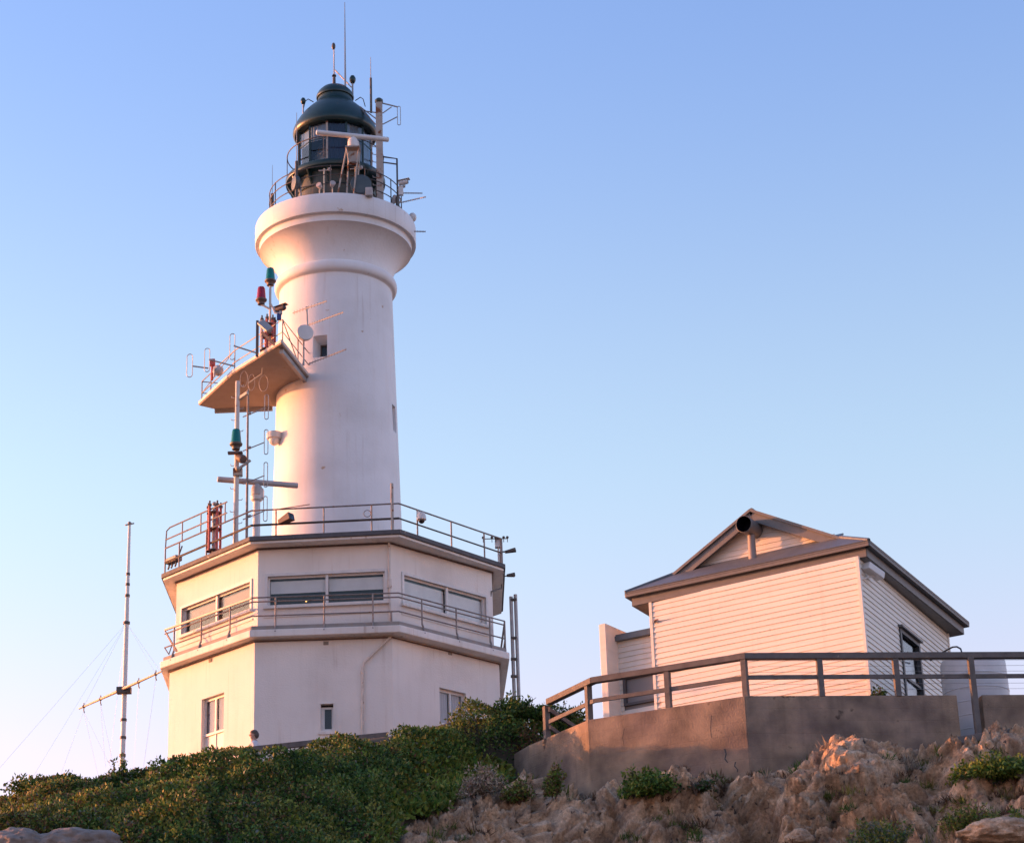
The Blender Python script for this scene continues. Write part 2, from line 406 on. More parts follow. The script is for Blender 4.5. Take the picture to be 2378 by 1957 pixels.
AX = V((-4.95, 59.9, 0))             # axis of the tower
def refl(L): return L + [(2 * AX.x - x, 2 * AX.y - y) for x, y in L]
def xy(p): return (p.x, p.y)
def inset(poly, d):
    out = []; n = len(poly)
    for i in range(n):
        a, b, c = V((*poly[i - 1], 0)), V((*poly[i], 0)), V((*poly[(i + 1) % n], 0))
        e1, e2 = (b - a).normalized(), (c - b).normalized(); n1, n2 = V((-e1.y, e1.x, 0)), V((-e2.y, e2.x, 0))
        m = (n1 + n2); m = m / m.dot(n1); out.append(xy(b + m * d))
    return out
GZ = 11.6                            # level of the ground round the station

# ================================================================== SIGNAL STATION (octagonal, two storeys)
ZE, ZS = 18.78, 18.62                # roof edge top, soffit
eave = refl([xy(PZ(*q, ZE)) for q in ((374.5, 1332), (579, 1245), (930, 1228), (1173.5, 1309))])
upw = refl([xy(PZ(*q, ZS)) for q in ((410.6, 1349), (599.6, 1271.5), (905.6, 1257), (1141.8, 1325))])
ZL = 16.05                           # underside of the ledge
ledge = refl([xy(PZ(*q, ZL)) for q in ((371.7, 1552), (579.5, 1479), (930, 1467), (1183.5, 1530.5))])
loww = refl([xy(PZ(*q, ZL)) for q in ((394, 1556.5), (591.4, 1486), (910, 1476), (1159, 1538))])

st = thing('signal_station', 'cream octagonal two-storey station building with ribbon windows at the foot of the lighthouse', 'building', (AX.x, AX.y, GZ))
def win_rect(face, tl, tr, bl, br, poly):
    p, q = poly[face], poly[face + 1]
    a, b, c, d = uz(*tl, p, q), uz(*tr, p, q), uz(*bl, p, q), uz(*br, p, q)
    return ((a[0] + c[0]) / 2, (b[0] + d[0]) / 2, (c[1] + d[1]) / 2, (a[1] + b[1]) / 2)
ops_up = {0: [win_rect(0, (422, 1411), (582, 1353.5), (423.5, 1476), (582, 1414), upw)],
          1: [win_rect(1, (621.5, 1336), (894, 1329), (621.5, 1405), (894, 1397.5), upw)],
          2: [win_rect(2, (936, 1333.5), (1127.4, 1388), (938.7, 1401), (1128.8, 1451.5), upw)]}
a0 = win_rect(0, (466.8, 1624), (519.2, 1607), (466.8, 1800), (519.2, 1790), loww)
ops_lo = {0: [(a0[0], a0[1], GZ + .12, a0[3])],
          1: [win_rect(1, (744.7, 1634), (774.3, 1634), (744.7, 1696), (774.3, 1695), loww)],
          2: [win_rect(2, (1021.3, 1596), (1082.7, 1609), (1021.3, 1682), (1082.7, 1690), loww)]}
FR = {}
for nm, poly, z0, z1, ops in (('upper_wall', upw, ZL + .2, ZS + .01, ops_up), ('lower_wall', loww, GZ - 1.2, ZL + .01, ops_lo)):
    w = MB()
    for i in range(8):
        FR[nm, i] = wall_with_openings(w, poly[i], poly[(i + 1) % 8], z0, z1, ops.get(i, []), .16)
    w.build(nm, 'station', st)
MB().prism(eave, ZS + .035, ZE).build('roof_slab', 'fascia', st, bevel=.015)
MB().prism(inset(eave, .05), ZS - .025, ZS + .033).build('soffit', 'trim', st)
cs = MB()
ups = inset(upw, -.02)
for i in range(8): cs.path([(*ups[i], ZS - .055), (*ups[(i + 1) % 8], ZS - .055)], .022, 5)
cs.build('cable_run', 'brown', st)
MB().prism(ledge, ZL, ZL + .19).build('ledge_fascia', 'trim', st, bevel=.02)
MB().prism(inset(ledge, .07), ZL + .188, ZL + .31).build('ledge_upstand', 'ledge', st, bevel=.02)
cs = MB(); lws = inset(loww, -.02)
for i in range(8): cs.path([(*lws[i], ZL - .045), (*lws[(i + 1) % 8], ZL - .045)], .018, 5)
cs.build('cable_run', 'brown', st)

def ribbon_window(face, split, blind_to, blind_m='blind', tilt=0):
    P, e, n = FR['upper_wall', face]; u0, u1, z0, z1 = ops_up[face][0]
    X, Y, Z = e, n, V((0, 0, 1)); fw = .07
    def bx(mb, ua, ub, za, zb, d, t): mb.box(P((ua + ub) / 2, (za + zb) / 2, d), (ub - ua, t, zb - za), (X, Y, Z))
    um = u0 + (u1 - u0) * split
    f = MB()
    bx(f, u0 - .07, u1 + .07, z1, z1 + .07, -.005, .05); bx(f, u0 - .07, u0, z0 - .07, z1, -.005, .05); bx(f, u1, u1 + .07, z0 - .07, z1, -.005, .05)
    bx(f, u0 + .001, u1 - .001, z1 - .05, z1 - .001, .10, .06); bx(f, u0 + .001, u1 - .001, z0 + .001, z0 + .05, .10, .06)
    bx(f, u0 + .001, u0 + .05, z0 + .05, z1 - .05, .10, .058); bx(f, u1 - .05, u1 - .001, z0 + .05, z1 - .05, .10, .058)
    w = f.build('window', 'frame', st)
    m = MB(); bx(m, um - .035, um + .035, z0 - .02, z1 - .002, .05, .06); m.build('mullion', 'frame', w)
    s = MB(); bx(s, u0 - .10, u1 + .10, z0 - .075, z0 - .002, -.03, .10); s.build('sill', 'trim', w)
    s = MB(); bx(s, u0 - .10, u1 + .10, z0 - .30, z0 - .26, -.01, .03); s.build('apron_strip', 'trim', w)
    for ua, ub in ((u0 + .05, um - .03), (um + .03, u1 - .05)):
        g = MB(); bx(g, ua, ub, z0 + .05, z1 - .05, .11, .008); g.build('pane', 'glass', w)
        zb = z1 - .12 - (z1 - z0 - .17) * blind_to
        b = MB(); bx(b, ua + .01, ub - .01, zb, z1 - .10, .135, .012); b.build('blind', blind_m, w)
        d = MB(); bx(d, ua - .04, ub + .04, z0 + .03, z1 - .03, .42, .01); d.build('room_back', 'dark', w)
    return P, z0, z1, u0, u1, w
ribbon_window(0, .5, .38, 'blindbrown')
P1, zz0, zz1, uu0, uu1, wfront = ribbon_window(1, .505, .50)
ribbon_window(2, .53, 1.0)
MB().ball(P1(uu0 + .95, zz0 + .17, .25), .022, 10).build('lit_lamp', 'lamp', wfront)

def tall_window(face, wall_top_only, sill_px=None):
    P, e, n = FR['lower_wall', face]; u0, u1, z0, z1 = ops_lo[face][0]
    Z = V((0, 0, 1)); ax = (e, n, Z)
    def bx(mb, ua, ub, za, zb, d, t): mb.box(P((ua + ub) / 2, (za + zb) / 2, d), (ub - ua, t, zb - za), ax)
    zb = z0 if sill_px is None else uz(*sill_px, loww[face], loww[face + 1])[1]
    um = (u0 + u1) / 2
    f = MB()
    bx(f, u0 + .002, u1 - .002, z1 - .07, z1 - .002, .13, .05); bx(f, u0 + .002, u1 - .002, zb, zb + .06, .12, .08)
    bx(f, u0 + .002, u0 + .05, zb + .06, z1 - .07, .13, .048); bx(f, u1 - .05, u1 - .002, zb + .06, z1 - .07, .13, .048)
    bx(f, um - .03, um + .03, zb + .06, z1 - .07, .12, .05)
    w = f.build('window', 'frame', st)
    for ua, ub in ((u0 + .05, um - .03), (um + .03, u1 - .05)):
        g = MB(); bx(g, ua, ub, zb + .06, z1 - .07, .135, .006); g.build('pane', 'glass', w)
        c = MB(); k = 30; pts = []
        for i in range(k + 1):
            u = ua + (ub - ua) * i / k; d = .185 + .02 * math.sin(i * 2 * PI * 5 / k)
            pts += [P(u, zb + .03, d), P(u, z1 - .04, d)]
        c.add(pts, [(2 * i, 2 * i + 2, 2 * i + 3, 2 * i + 1) for i in range(k)]); c.build('curtain', 'curtain', w)
    if sill_px is not None:
        pn = MB(); bx(pn, u0 + .002, u1 - .002, z0, zb - .002, .14, .04); bx(pn, um - .025, um + .025, z0, zb - .002, .115, .03); pn.build('panel', 'frame', w)
    return w
tall_window(0, True, (475, 1708))
tall_window(2, True)
P, e, n = FR['lower_wall', 1]; u0, u1, z0, z1 = ops_lo[1][0]; ax = (e, n, V((0, 0, 1)))
f = MB()
def bxs(mb, ua, ub, za, zb, d, t): mb.box(P((ua + ub) / 2, (za + zb) / 2, d), (ub - ua, t, zb - za), ax)
bxs(f, u0 + .001, u0 + .09, z0 + .001, z1 - .11, .13, .05); bxs(f, u1 - .05, u1 - .001, z0 + .001, z1 - .11, .13, .05)
bxs(f, u0 + .001, u1 - .001, z1 - .11, z1 - .06, .128, .05); bxs(f, u0 + .09, u1 - .05, z0 + .001, z0 + .06, .13, .05)
sw = f.build('window', 'frame', st)
g = MB(); bxs(g, u0 + .09, u1 - .05, z0 + .06, z1 - .11, .14, .008); g.build('pane', 'glassdark', sw)
g = MB(); bxs(g, u0 + .09, u1 - .05, z0 + .06, z1 - .11, .20, .01); g.build('blind', 'paleblind', sw)
g = MB(); bxs(g, u0 + .001, u1 - .001, z1 - .058, z1 - .002, .135, .03); g.build('dark_top_strip', 'dark', sw)  # dark strip across the top of the window recess
g = MB()
bxs(g, u0 - .03, u1 + .03, z1 + .002, z1 + .03, -.005, .03); bxs(g, u0 - .03, u0 - .002, z0 - .03, z1, -.005, .03); bxs(g, u1 + .002, u1 + .03, z0 - .03, z1, -.005, .03); bxs(g, u0 - .06, u1 + .06, z0 - .10, z0 - .03, -.01, .06)
g.build('surround', 'trim', sw)

for face, px, py in ((0, 489, 1533), (1, 757, 1493), (2, 1045, 1516)):
    P, e, n = FR['lower_wall', face]; u, z = uz(px, py, loww[face], loww[face + 1])
    v = MB(); v.box(P(u, z, .0), (.13, .03, .09), (e, n, V((0, 0, 1))))
    for k in range(3): v.box(P(u, z - .025 + .025 * k, -.018), (.10, .012, .008), (e, n, V((0, 0, 1))))
    v.build('wall_vent', 'ledge', st)

# downpipe: from the eave, down the corner, under the ledge and across the lower wall
dp = MB(); C_up = V((*upw[2], 0)); ud = (C_up - AX); ud.z = 0; ud.normalize()
cu = PP(904, 1300, C_up + ud * .05, (0, -1, 0)); cx, cy = cu.x, cu.y
dp.path([(cx, cy, ZS - .04), (cx, cy, ZL + .32)], .032, 8)
dp.path([(cx, cy, ZL + 1.55), (cx, cy, ZL + 1.32)], .055, 8)
dp.path([(cx, cy, ZL + .32), (cx, cy, ZL + .42)], .06, 8)
pl, ql = loww[1], loww[2]; n1 = FR['lower_wall', 1][2]
base = V((*pl, 0)) - n1 * .05
pp = [PP(x, y, base, n1) for x, y in ((907, 1478), (846, 1537), (842.5, 1550), (842, 1690), (842, 1760))]
dp.path(pp, .032, 8)
for y in (1560, 1640): dp.path([PP(842, y - 3, base, n1), PP(842, y + 3, base, n1)], .045, 8)
dp.build('downpipe', 'pipe', st, smooth=50)
# roof deck inside the parapet line is the slab top itself; small hatch-like plinth round the tower
MB().lathe([(2.1, ZE - .02), (2.1, ZE + .12), (1.86, ZE + .16)], AX, 48).build('tower_kerb', 'ledge', st, smooth=40)

# ---- guard rails
def corner_poly(poly, d): return [V((*p, 0)) for p in inset(poly, d)]
def on_edge(poly, i, px, py):
    a, b = poly[i], poly[(i + 1) % 8]; e = (b - a).normalized(); n = V((-e.y, e.x, 0)); P = PP(px, py, a, n)
    return V((P.x, P.y, 0))
lr = corner_poly(ledge, .10)
g = MB()
def runs(poly, idx, z): return [(poly[i].x, poly[i].y, z) for i in idx]
zt = ZL + 1.05
g.path(runs(lr, (0, 1, 2, 3, 4), zt - .11), .019, 6); g.path(runs(lr, (0, 1, 2, 3, 4), zt - .48), .019, 6)
lrail = g.build('lower_guardrail', 'rail', st, smooth=50)
g = MB(); g.path(runs(lr, (1, 2, 3, 4), zt), .019, 6); g.build('top_rail', 'rail', lrail, smooth=50)
g = MB(); g.beam((*lr[0].xy, zt), (*lr[1].xy, zt), .05, .045); g.build('painted_top_rail', 'railpaint', lrail)
for i, px, py in ((0, 404, 1500), (0, 467, 1480), (0, 534, 1450), (1, 640, 1420), (1, 753, 1420), (1, 866, 1420), (2, 980, 1430), (2, 1060, 1450), (2, 1138, 1470)):
    b = on_edge(lr, i, px, py)
    q = MB(); ee = (lr[i + 1] - lr[i]).normalized(); nn = V((-ee.y, ee.x, 0))
    q.tube((b.x, b.y, ZL + .36), (b.x, b.y, zt), .021)
    q.path([(b.x, b.y, ZL + .40), b - nn * .03 + V((0, 0, ZL + .33)), b - nn * .06 + V((0, 0, ZL + .22)), b - nn * .09 + V((0, 0, ZL + .12))], .024, 6)
    q.build('post', 'rail', lrail, smooth=50)
for b in (lr[3],):
    q = MB(); q.tube((b.x, b.y, ZL + .31), (b.x, b.y, zt), .024); q.build('post', 'rail', lrail, smooth=50)
b = on_edge(lr, 1, 908.5, 1430)
q = MB(); q.tube((b.x, b.y, ZL + .30), (b.x, b.y, ZL + .55), .028); q.build('post', 'rail', lrail, smooth=50)
A0, A1 = lr[0], lr[1]; ea = (A1 - A0).normalized(); na = V((-ea.y, ea.x, 0))
q = MB()
q.tube((*A0.xy, zt - .02), A0 + ea * .55 + V((0, 0, ZL + .36)), .017); q.tube((*(A0 + ea * .05).xy, zt - .11), A0 + ea * .50 + V((0, 0, ZL + .36)), .017)
q.path([A0 + V((0, 0, zt - .48)), A0 + ea * .22 - na * .02 + V((0, 0, ZL + .34)), A0 + ea * .34 + V((0, 0, zt - .44))], .017, 6)
q.build('end_brace', 'rail', lrail, smooth=50)

rr = corner_poly(eave, .09)
zt = ZE + .72; zm = ZE + .32
g = MB()
g.path(runs(rr, (0, 1, 2, 3, 4), zt), .021, 6); rrail = g.build('roof_guardrail', 'rail', st, smooth=50)
g = MB(); g.path(runs(rr, (0, 1), zm), .030, 6); g.path(runs(rr, (1, 2), zm), .030, 6); g.path(runs(rr, (2, 3, 4), zm), .021, 6); g.build('mid_rail', 'darksteel', rrail, smooth=50)
for i, px, py in ((0, 417, 1250), (0, 480, 1230), (0, 545, 1210), (1, 641, 1200), (1, 752, 1200), (1, 863, 1190), (2, 969, 1200), (2, 1048, 1230), (2, 1124.5, 1260)):
    b = on_edge(rr, i, px, py); q = MB(); q.tube((b.x, b.y, ZE), (b.x, b.y, zt), .021); q.build('post', 'rail', rrail, smooth=50)
for b, r in ((rr[0], .021), (rr[3], .032)):
    q = MB(); q.tube((b.x, b.y, ZE), (b.x, b.y, zt), r); q.build('post', 'rail', rrail, smooth=50)
b = on_edge(rr, 1, 911, 1200)
q = MB(); q.tube((b.x, b.y, ZE), (b.x, b.y, ZE + 1.27), .04); q.build('tall_post', 'rust', rrail, smooth=50)
b = on_edge(rr, 1, 853, 1200)
q = MB(); q.path([(b.x + .09 * math.cos(t), b.y, ZE + .49 + .09 * math.sin(t)) for t in [k * PI / 8 for k in range(16)]], .010, 5, closed=True); q.build('cable_coil', 'rail', rrail)
# raised frame along the sunlit left edge
L0, L1 = rr[0], rr[0].lerp(rr[1], .72)
q = MB()
q.path([(*L1.xy, ZE + .96), (*L0.xy, ZE + .96)], .02, 6)
q.path([(*L1.xy, ZE + 1.26), (*rr[0].lerp(rr[1], .05).xy, ZE + 1.26), (*rr[0].lerp(rr[1], .01).xy, ZE + 1.20), (*L0.xy, ZE + .72)], .02, 6)
for t in (.20, .42, .70):
    pb = rr[0].lerp(rr[1], t); q.tube((*pb.xy, ZE + .70), (*pb.xy, ZE + 1.26), .018)
q.build('raised_frame', 'rail', rrail, smooth=50)

# ================================================================== LIGHTHOUSE
lh = thing('lighthouse', 'tall white round lighthouse tower with flared gallery and dark green lantern dome', 'lighthouse', (AX.x, AX.y, ZE))
NS = 180
def yaxis(py): return PX(780, py, AX.y).z
def trad(z): return 1.83 + (z - 19.0) * (1.62 - 1.83) / (27.66 - 19.0)
def ang(k): return k * 2 * PI / NS          # segment angle from +X
def tower_front(px, py):                    # point on the shaft seen at a photo point
    d = ray(px, py).normalized(); r = 1.72
    for _ in range(6):
        a = d.x ** 2 + d.y ** 2; b = -2 * (d.x * AX.x + d.y * AX.y); c = AX.x ** 2 + AX.y ** 2 - r * r
        t = (-b - math.sqrt(max(b * b - 4 * a * c, 0))) / (2 * a); p = d * t; r = trad(p.z)
    return p
wz = {}
def seg_of(p): return (math.atan2(p.y - AX.y, p.x - AX.x) % (2 * PI)) / (2 * PI) * NS
w1 = [tower_front(725, 779), tower_front(758.5, 829)]
w2k = (int(seg_of(tower_front(911, 950))), int(seg_of(tower_front(911, 950))) + 5)
k0, k1 = int(round(seg_of(w1[0]))), int(round(seg_of(w1[1])))
z1a, z1b = tower_front(742, 829).z, tower_front(742, 779).z
z2a, z2b = tower_front(914, 1000).z, tower_front(914, 941).z
zs = sorted([18.2, 19.0, 20.5, 22.0, z2a, z2b, 24.9, z1a, z1b, 27.0, 27.68])
def skip(i, k):
    za, zb = zs[i], zs[i + 1]
    return (k0 <= k < k1 and za >= z1a - 1e-4 and zb <= z1b + 1e-4) or (w2k[0] <= k < w2k[1] and za >= z2a - 1e-4 and zb <= z2b + 1e-4)
MB().lathe([(trad(z), z) for z in zs], AX, NS, skip=skip).build('shaft', 'tower', lh, smooth=30)
def recess(ka, kb, za, zb, depth, pane, shrink):
    mb = MB()
    def pt(k, z, d): a = ang(k); r = trad(z) - d; return (AX.x + math.cos(a) * r, AX.y + math.sin(a) * r, z)
    o = [pt(ka, za, 0), pt(kb, za, 0), pt(kb, zb, 0), pt(ka, zb, 0)]
    s = shrink; iA, iB = ka + (kb - ka) * s[0], kb - (kb - ka) * s[1]; jA, jB = za + (zb - za) * s[2], zb - (zb - za) * s[3]
    i = [pt(iA, jA, depth), pt(iB, jA, depth), pt(iB, jB, depth), pt(iA, jB, depth)]
    for a in range(4): b = (a + 1) % 4; mb.add([o[a], o[b], i[b], i[a]], [(0, 1, 2, 3)])
    w = mb.build('window', 'tower', lh)
    c = [V(p) for p in i]; ctr = sum(c, V((0, 0, 0))) / 4
    fm = MB()
    for a in range(4): fm.beam(c[a], c[(a + 1) % 4], .05, .05, ext=.02)
    fm.build('frame', 'brown', w)
    MB().add(c, [(0, 1, 2, 3)]).build('pane', 'blackface', w)
recess(k0, k1, z1a, z1b, .40, 1, (.22, .10, .10, .22))
recess(w2k[0], w2k[1], z2a, z2b, .3, 1, (.1, .1, .05, .05))
prof = [(1.60, 27.66), (1.64, 27.70)]
prof += [(1.655 + .11 * math.sin(t), 27.88 - .17 * math.cos(t)) for t in [PI * k / 10 for k in range(11)]]
prof += [(1.62, 28.06), (1.635, 28.20), (1.675, 28.36), (1.74, 28.52), (1.83, 28.68), (1.94, 28.82), (2.06, 28.93), (2.18, 29.00), (2.205, 29.01), (2.205, 29.19), (2.22, 29.215), (2.26, 29.225), (2.325, 29.225), (2.335, 29.25), (2.335, 29.76), (2.315, 29.815), (2.25, 29.84), (1.2, 29.86)]
MB().lathe(prof, AX, 128).build('gallery', 'tower', lh, smooth=28)
# lantern
ZD = 29.85
mu = MB().lathe([(1.26, ZD), (1.24, ZD + .06), (1.20, ZD + .08), (1.18, 31.18)], AX, 48).build('murette', 'murette', lh, smooth=40)
q = MB()
for z in (30.25, 30.72): q.path([(AX.x + 1.205 * math.cos(ang(k * 4)), AX.y + 1.205 * math.sin(ang(k * 4)), z) for k in range(45)], .018, 5, closed=True)
q.build('band', 'green', mu)
cw = MB().lathe([(1.1, 31.18), (1.40, 31.20), (1.455, 31.22), (1.465, 31.26), (1.465, 31.35), (1.44, 31.38), (1.05, 31.38)], AX, 64).build('catwalk', 'green', lh, smooth=40)
for k in range(14):
    a = 2 * PI * (k + .3) / 14; d = V((math.cos(a), math.sin(a), 0)); s_ = V((-d.y, d.x, 0))
    q = MB(); q.add([AX + d * r + s_ * t + V((0, 0, z)) for t in (-.02, .02) for r, z in ((1.17, 30.75), (1.17, 31.19), (1.43, 31.19), (1.40, 31.12))], [(0, 1, 2, 3), (7, 6, 5, 4), (0, 4, 5, 1), (1, 5, 6, 2), (2, 6, 7, 3), (3, 7, 4, 0)])
    q.build('bracket', 'green', cw)
q = MB(); zr = 32.13
q.path([(AX.x + 1.42 * math.cos(ang(k * 3)), AX.y + 1.42 * math.sin(ang(k * 3)), zr) for k in range(60)], .017, 6, closed=True)
cr = q.build('catwalk_rail', 'darksteel', lh)
for k in range(10):
    a = 2 * PI * (k + .25) / 10; q = MB(); q.tube((AX.x + 1.42 * math.cos(a), AX.y + 1.42 * math.sin(a), 31.37), (AX.x + 1.42 * math.cos(a), AX.y + 1.42 * math.sin(a), zr), .013, n=6); q.build('post', 'darksteel', cr)
# glazing: 12 sides
NG = 12; RG = 1.09; zg0, zg1 = 31.38, 32.90
off = math.radians(-90 - 8)
gp = [AX + V((RG * math.cos(off + 2 * PI * k / NG), RG * math.sin(off + 2 * PI * k / NG), 0)) for k in range(NG)]
lt = MB().lathe([(1.10, zg0 - .005), (1.10, zg0 + .07), (1.06, zg0 + .07)], AX, 48).build('glazing', 'green', lh, smooth=40)
for k in range(NG):
    a, b = gp[k], gp[(k + 1) % NG]
    q = MB(); q.beam(a + V((0, 0, zg0)), a + V((0, 0, zg1)), .055, .055); q.build('mullion', 'rust' if k % 3 == 0 else 'green', lt)
    e = (b - a).normalized()
    q = MB(); q.slab([a + V((0, 0, zg0 + .06)), b + V((0, 0, zg0 + .06)), b + V((0, 0, zg1)), a + V((0, 0, zg1))], .006); q.build('pane', 'lanternglass', lt)
    q = MB(); q.beam(a + V((0, 0, 32.28)), b + V((0, 0, 32.28)), .03, .03); q.build('transom', 'green', lt)
    # curtains hung inside behind the panes; the left ones stay half open
    i0, i1 = a.lerp(AX, .07), b.lerp(AX, .07); i0.z = i1.z = 0
    mid = ((a + b) / 2 - AX).normalized(); an = math.degrees(math.atan2(mid.x, -mid.y))
    zb = zg0 + .10
    if -75 < an < -22: m_ = 'paleblind'; zb = zg0 + .9
    elif -22 <= an < 0: m_ = 'curtaindark'; zb = zg0 + .50
    elif 22 < an < 80: m_ = 'paleblind'
    else: m_ = 'curtaindark'
    q = MB(); kk = 12
    q.add([i0.lerp(i1, j / kk) - mid * (.012 * math.sin(j * 2.1)) + V((0, 0, z)) for j in range(kk + 1) for z in (zb, zg1 - .01)], [(2 * j, 2 * j + 2, 2 * j + 3, 2 * j + 1) for j in range(kk)])
    q.build('curtain', m_, lt)
lp = [(.30, 31.40), (.30, 31.62), (.42, 31.66)] + [(.44 + .16 * math.sin(PI * t / 14) + (.02 if t % 2 else 0), 31.68 + .9 * t / 14) for t in range(15)] + [(.34, 32.64), (.1, 32.7)]
MB().lathe(lp, AX, 32).build('lens', 'lens', lh, smooth=20)
dome = [(1.05, 32.80), (1.20, 32.80), (1.245, 32.85), (1.26, 32.92), (1.245, 33.02), (1.19, 33.16), (1.09, 33.34), (.96, 33.53), (.83, 33.68), (.70, 33.81), (.60, 33.90), (.545, 33.98), (.53, 34.03)]
MB().lathe(dome, AX, 64).build('dome', 'green', lh, smooth=40)
vent = [(.52, 34.0), (.515, 34.13), (.555, 34.14), (.565, 34.19), (.55, 34.24), (.50, 34.34), (.40, 34.45), (.26, 34.53), (.12, 34.575), (0.0, 34.59)]
vn = MB().lathe(vent, AX, 48).build('vent_cap', 'green', lh, smooth=40)
q = MB()
for s_ in (-1, 1):
    q.path([AX + V((s_ * .62, -.25, 33.92)), AX + V((s_ * .78, -.3, 34.0)), AX + V((s_ * .86, -.3, 33.93)), AX + V((s_ * .92, -.3, 33.68))], .014, 6)
q.build('grab_rail', 'darksteel', lh)
# gallery rail on the drum
q = MB()
for z in (30.30, 30.60, 30.88): q.path([(AX.x + 1.93 * math.cos(ang(k * 3)), AX.y + 1.93 * math.sin(ang(k * 3)), z) for k in range(60)], .015, 6, closed=True)
grl = q.build('gallery_rail', 'darksteel', lh)
for k in range(12):
    a = 2 * PI * (k + .02) / 12; q = MB(); q.tube(AX + V((1.93 * math.cos(a), 1.93 * math.sin(a), 29.84)), AX + V((1.93 * math.cos(a), 1.93 * math.sin(a), 30.90)), .018, n=6); q.build('post', 'darksteel', grl)

# platform bracketed off the shaft (part of the lighthouse)
ZP = 24.5
pf = [PZ(*q, ZP) for q in ((462, 941.5), (539.7, 869.5), (653.5, 798), (719, 880))]
pb = [PZ(*q, ZP) for q in ((640, 944), (499, 950))]
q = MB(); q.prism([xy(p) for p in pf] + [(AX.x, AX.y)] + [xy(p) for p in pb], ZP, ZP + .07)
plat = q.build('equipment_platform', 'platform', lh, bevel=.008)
edge = [pf[0], pf[1], pf[2], pf[3]]
q = MB()
for a, b in zip(edge, edge[1:]): q.beam(V((a.x, a.y, ZP + .075)), V((b.x, b.y, ZP + .075)), .04, .09)
q.build('edge_angle', 'pipe', plat)
q = MB(); dd = (pf[3] - pf[2]).normalized(); sd = V((dd.y, -dd.x, 0))
q.beam(pf[2].lerp(pf[3], .12) - sd * .10 + V((0, 0, -.07)), pf[3] - sd * .10 + V((0, 0, -.07)), .10, .13)
q.build('support_beam', 'steel', plat); q = MB()
q.beam(pb[0].lerp(pb[1], .05) + V((0, .0, -.06)), pb[1] + V((0, 0, -.06)), .10, .11)
q.build('support_beam', 'steel', plat)
fe = [p.lerp(V((AX.x, AX.y, ZP)), .02) for p in pf]
q = MB()
for h in (.74, .38): q.path([V((p.x, p.y, ZP + h)) for p in fe], .016, 6)
prl = q.build('platform_rail', 'rail', plat, smooth=50)
for a, b, t in ((0, 1, 0), (0, 1, .28), (1, 2, 0), (1, 2, .56), (2, 3, 0), (2, 3, .55), (2, 3, .97)):
    p = fe[a].lerp(fe[b], t); q = MB(); q.tube((p.x, p.y, ZP + .05), (p.x, p.y, ZP + .74), .018, n=6); q.build('post', 'rail', prl)
q = MB(); p0 = fe[0]; q.path([(p0.x, p0.y, ZP + .73), (p0.x + .42, p0.y + .15, ZP + .73)], .014, 6); q.path([(p0.x, p0.y, ZP + .38), (p0.x + .42, p0.y + .15, ZP + .38)], .014, 6); q.path([fe[2] + V((0, 0, .73)), fe[2].lerp(fe[3], .55) + V((0, 0, .05))], .014, 6)
q.path([fe[0].lerp(fe[1], 0) + V((0, 0, .38)), fe[0].lerp(fe[1], .9) + V((0, 0, .72))], .012, 6)
q.build('brace', 'rail', prl)

# ================================================================== EQUIPMENT (bolted on, each could be lifted off)
Zv = V((0, 0, 1))
def plan(p): return V((p.x, p.y, 0))
def whip(name, label, x, y0, y1, Y, r0, r1, knob=None, m='steel', group=None, thick=None):
    a, b = PX(x[0], y0, Y), PX(x[1], y1, Y); b.x, b.y = a.x, a.y
    t = thing(name, label, 'antenna', a, group)
    q = MB(); q.path([a, a.lerp(b, .5), b], [r0, (r0 + r1) / 2, r1], 6); q.build('rod', m, t, smooth=60)
    if thick: q = MB(); q.tube(a, a.lerp(b, thick[0]), thick[1]); q.build('base_tube', 'darksteel', t, smooth=60)
    if knob: q = MB(); q.ball(b + V((0, 0, -.02)), knob, 10, (1, 1, 1.5)); q.build('tip', 'green', t, smooth=60)
    return t
AY = AX.y
G_W = 'whip antennas on the lantern and gallery'
t = whip('whip_antenna', 'very tall thin whip antenna rising highest above the lantern cap', (802, 802), 212, 6, AY - .25, .035, .010, group=G_W, thick=(.03, .05))
t = whip('wind_sensor', 'short rod with a dark bulb standing on the crown of the lantern cap', (776, 776), 203, 108, AY, .022, .02, group=G_W)
p = PX(776, 108, AY); q = MB(); q.ball(V((AX.x - .04, AY, p.z)), .075, 10, (.8, .8, 1.7)); q.build('bulb', 'darksteel', t, smooth=60)
p = PX(776, 176, AY); q = MB(); q.lathe([(.0, p.z - .03), (.07, p.z - .02), (.05, p.z + .03), (0, p.z + .03)], V((t.location.x, AY, 0)), 10); q.lathe([(.05, p.z - .28), (.045, p.z - .05), (0, p.z - .05)], V((t.location.x, AY, 0)), 10); q.build('collar', 'darksteel', t, smooth=60)
b0, b1 = PX(778, 163, AY - .05), PX(816, 203, AY - .2)
q = MB(); q.tube(b0, b1, .02); q.build('stay', 'pipe', t)
t = whip('whip_antenna', 'stubby rod with a round dark green ball right of the tall whip', (819, 818.5), 222, 184, AY - .1, .03, .03, .10, group=G_W)
t = whip('whip_antenna', 'rod with a small oval cap rising from the left shoulder of the lantern dome', (704, 702), 268, 234, AY - .3, .025, .02, .08, group=G_W)
t = whip('whip_antenna', 'slender pointed whip beside the rusty column at the right of the dome', (862, 861.5), 262, 133, AY - .8, .028, .008, group=G_W, thick=(.62, .035))
t = whip('whip_antenna', 'thin whip with a stout dark base on the left edge of the gallery', (632, 630.5), 482, 384, AY - .5, .012, .006, group=G_W, thick=(.32, .05))
t = whip('whip_antenna', 'long thin rod standing in front of the left lantern panes', (688.5, 689), 458, 262, AY - 1.7, .018, .008, group=G_W, thick=(.42, .045))

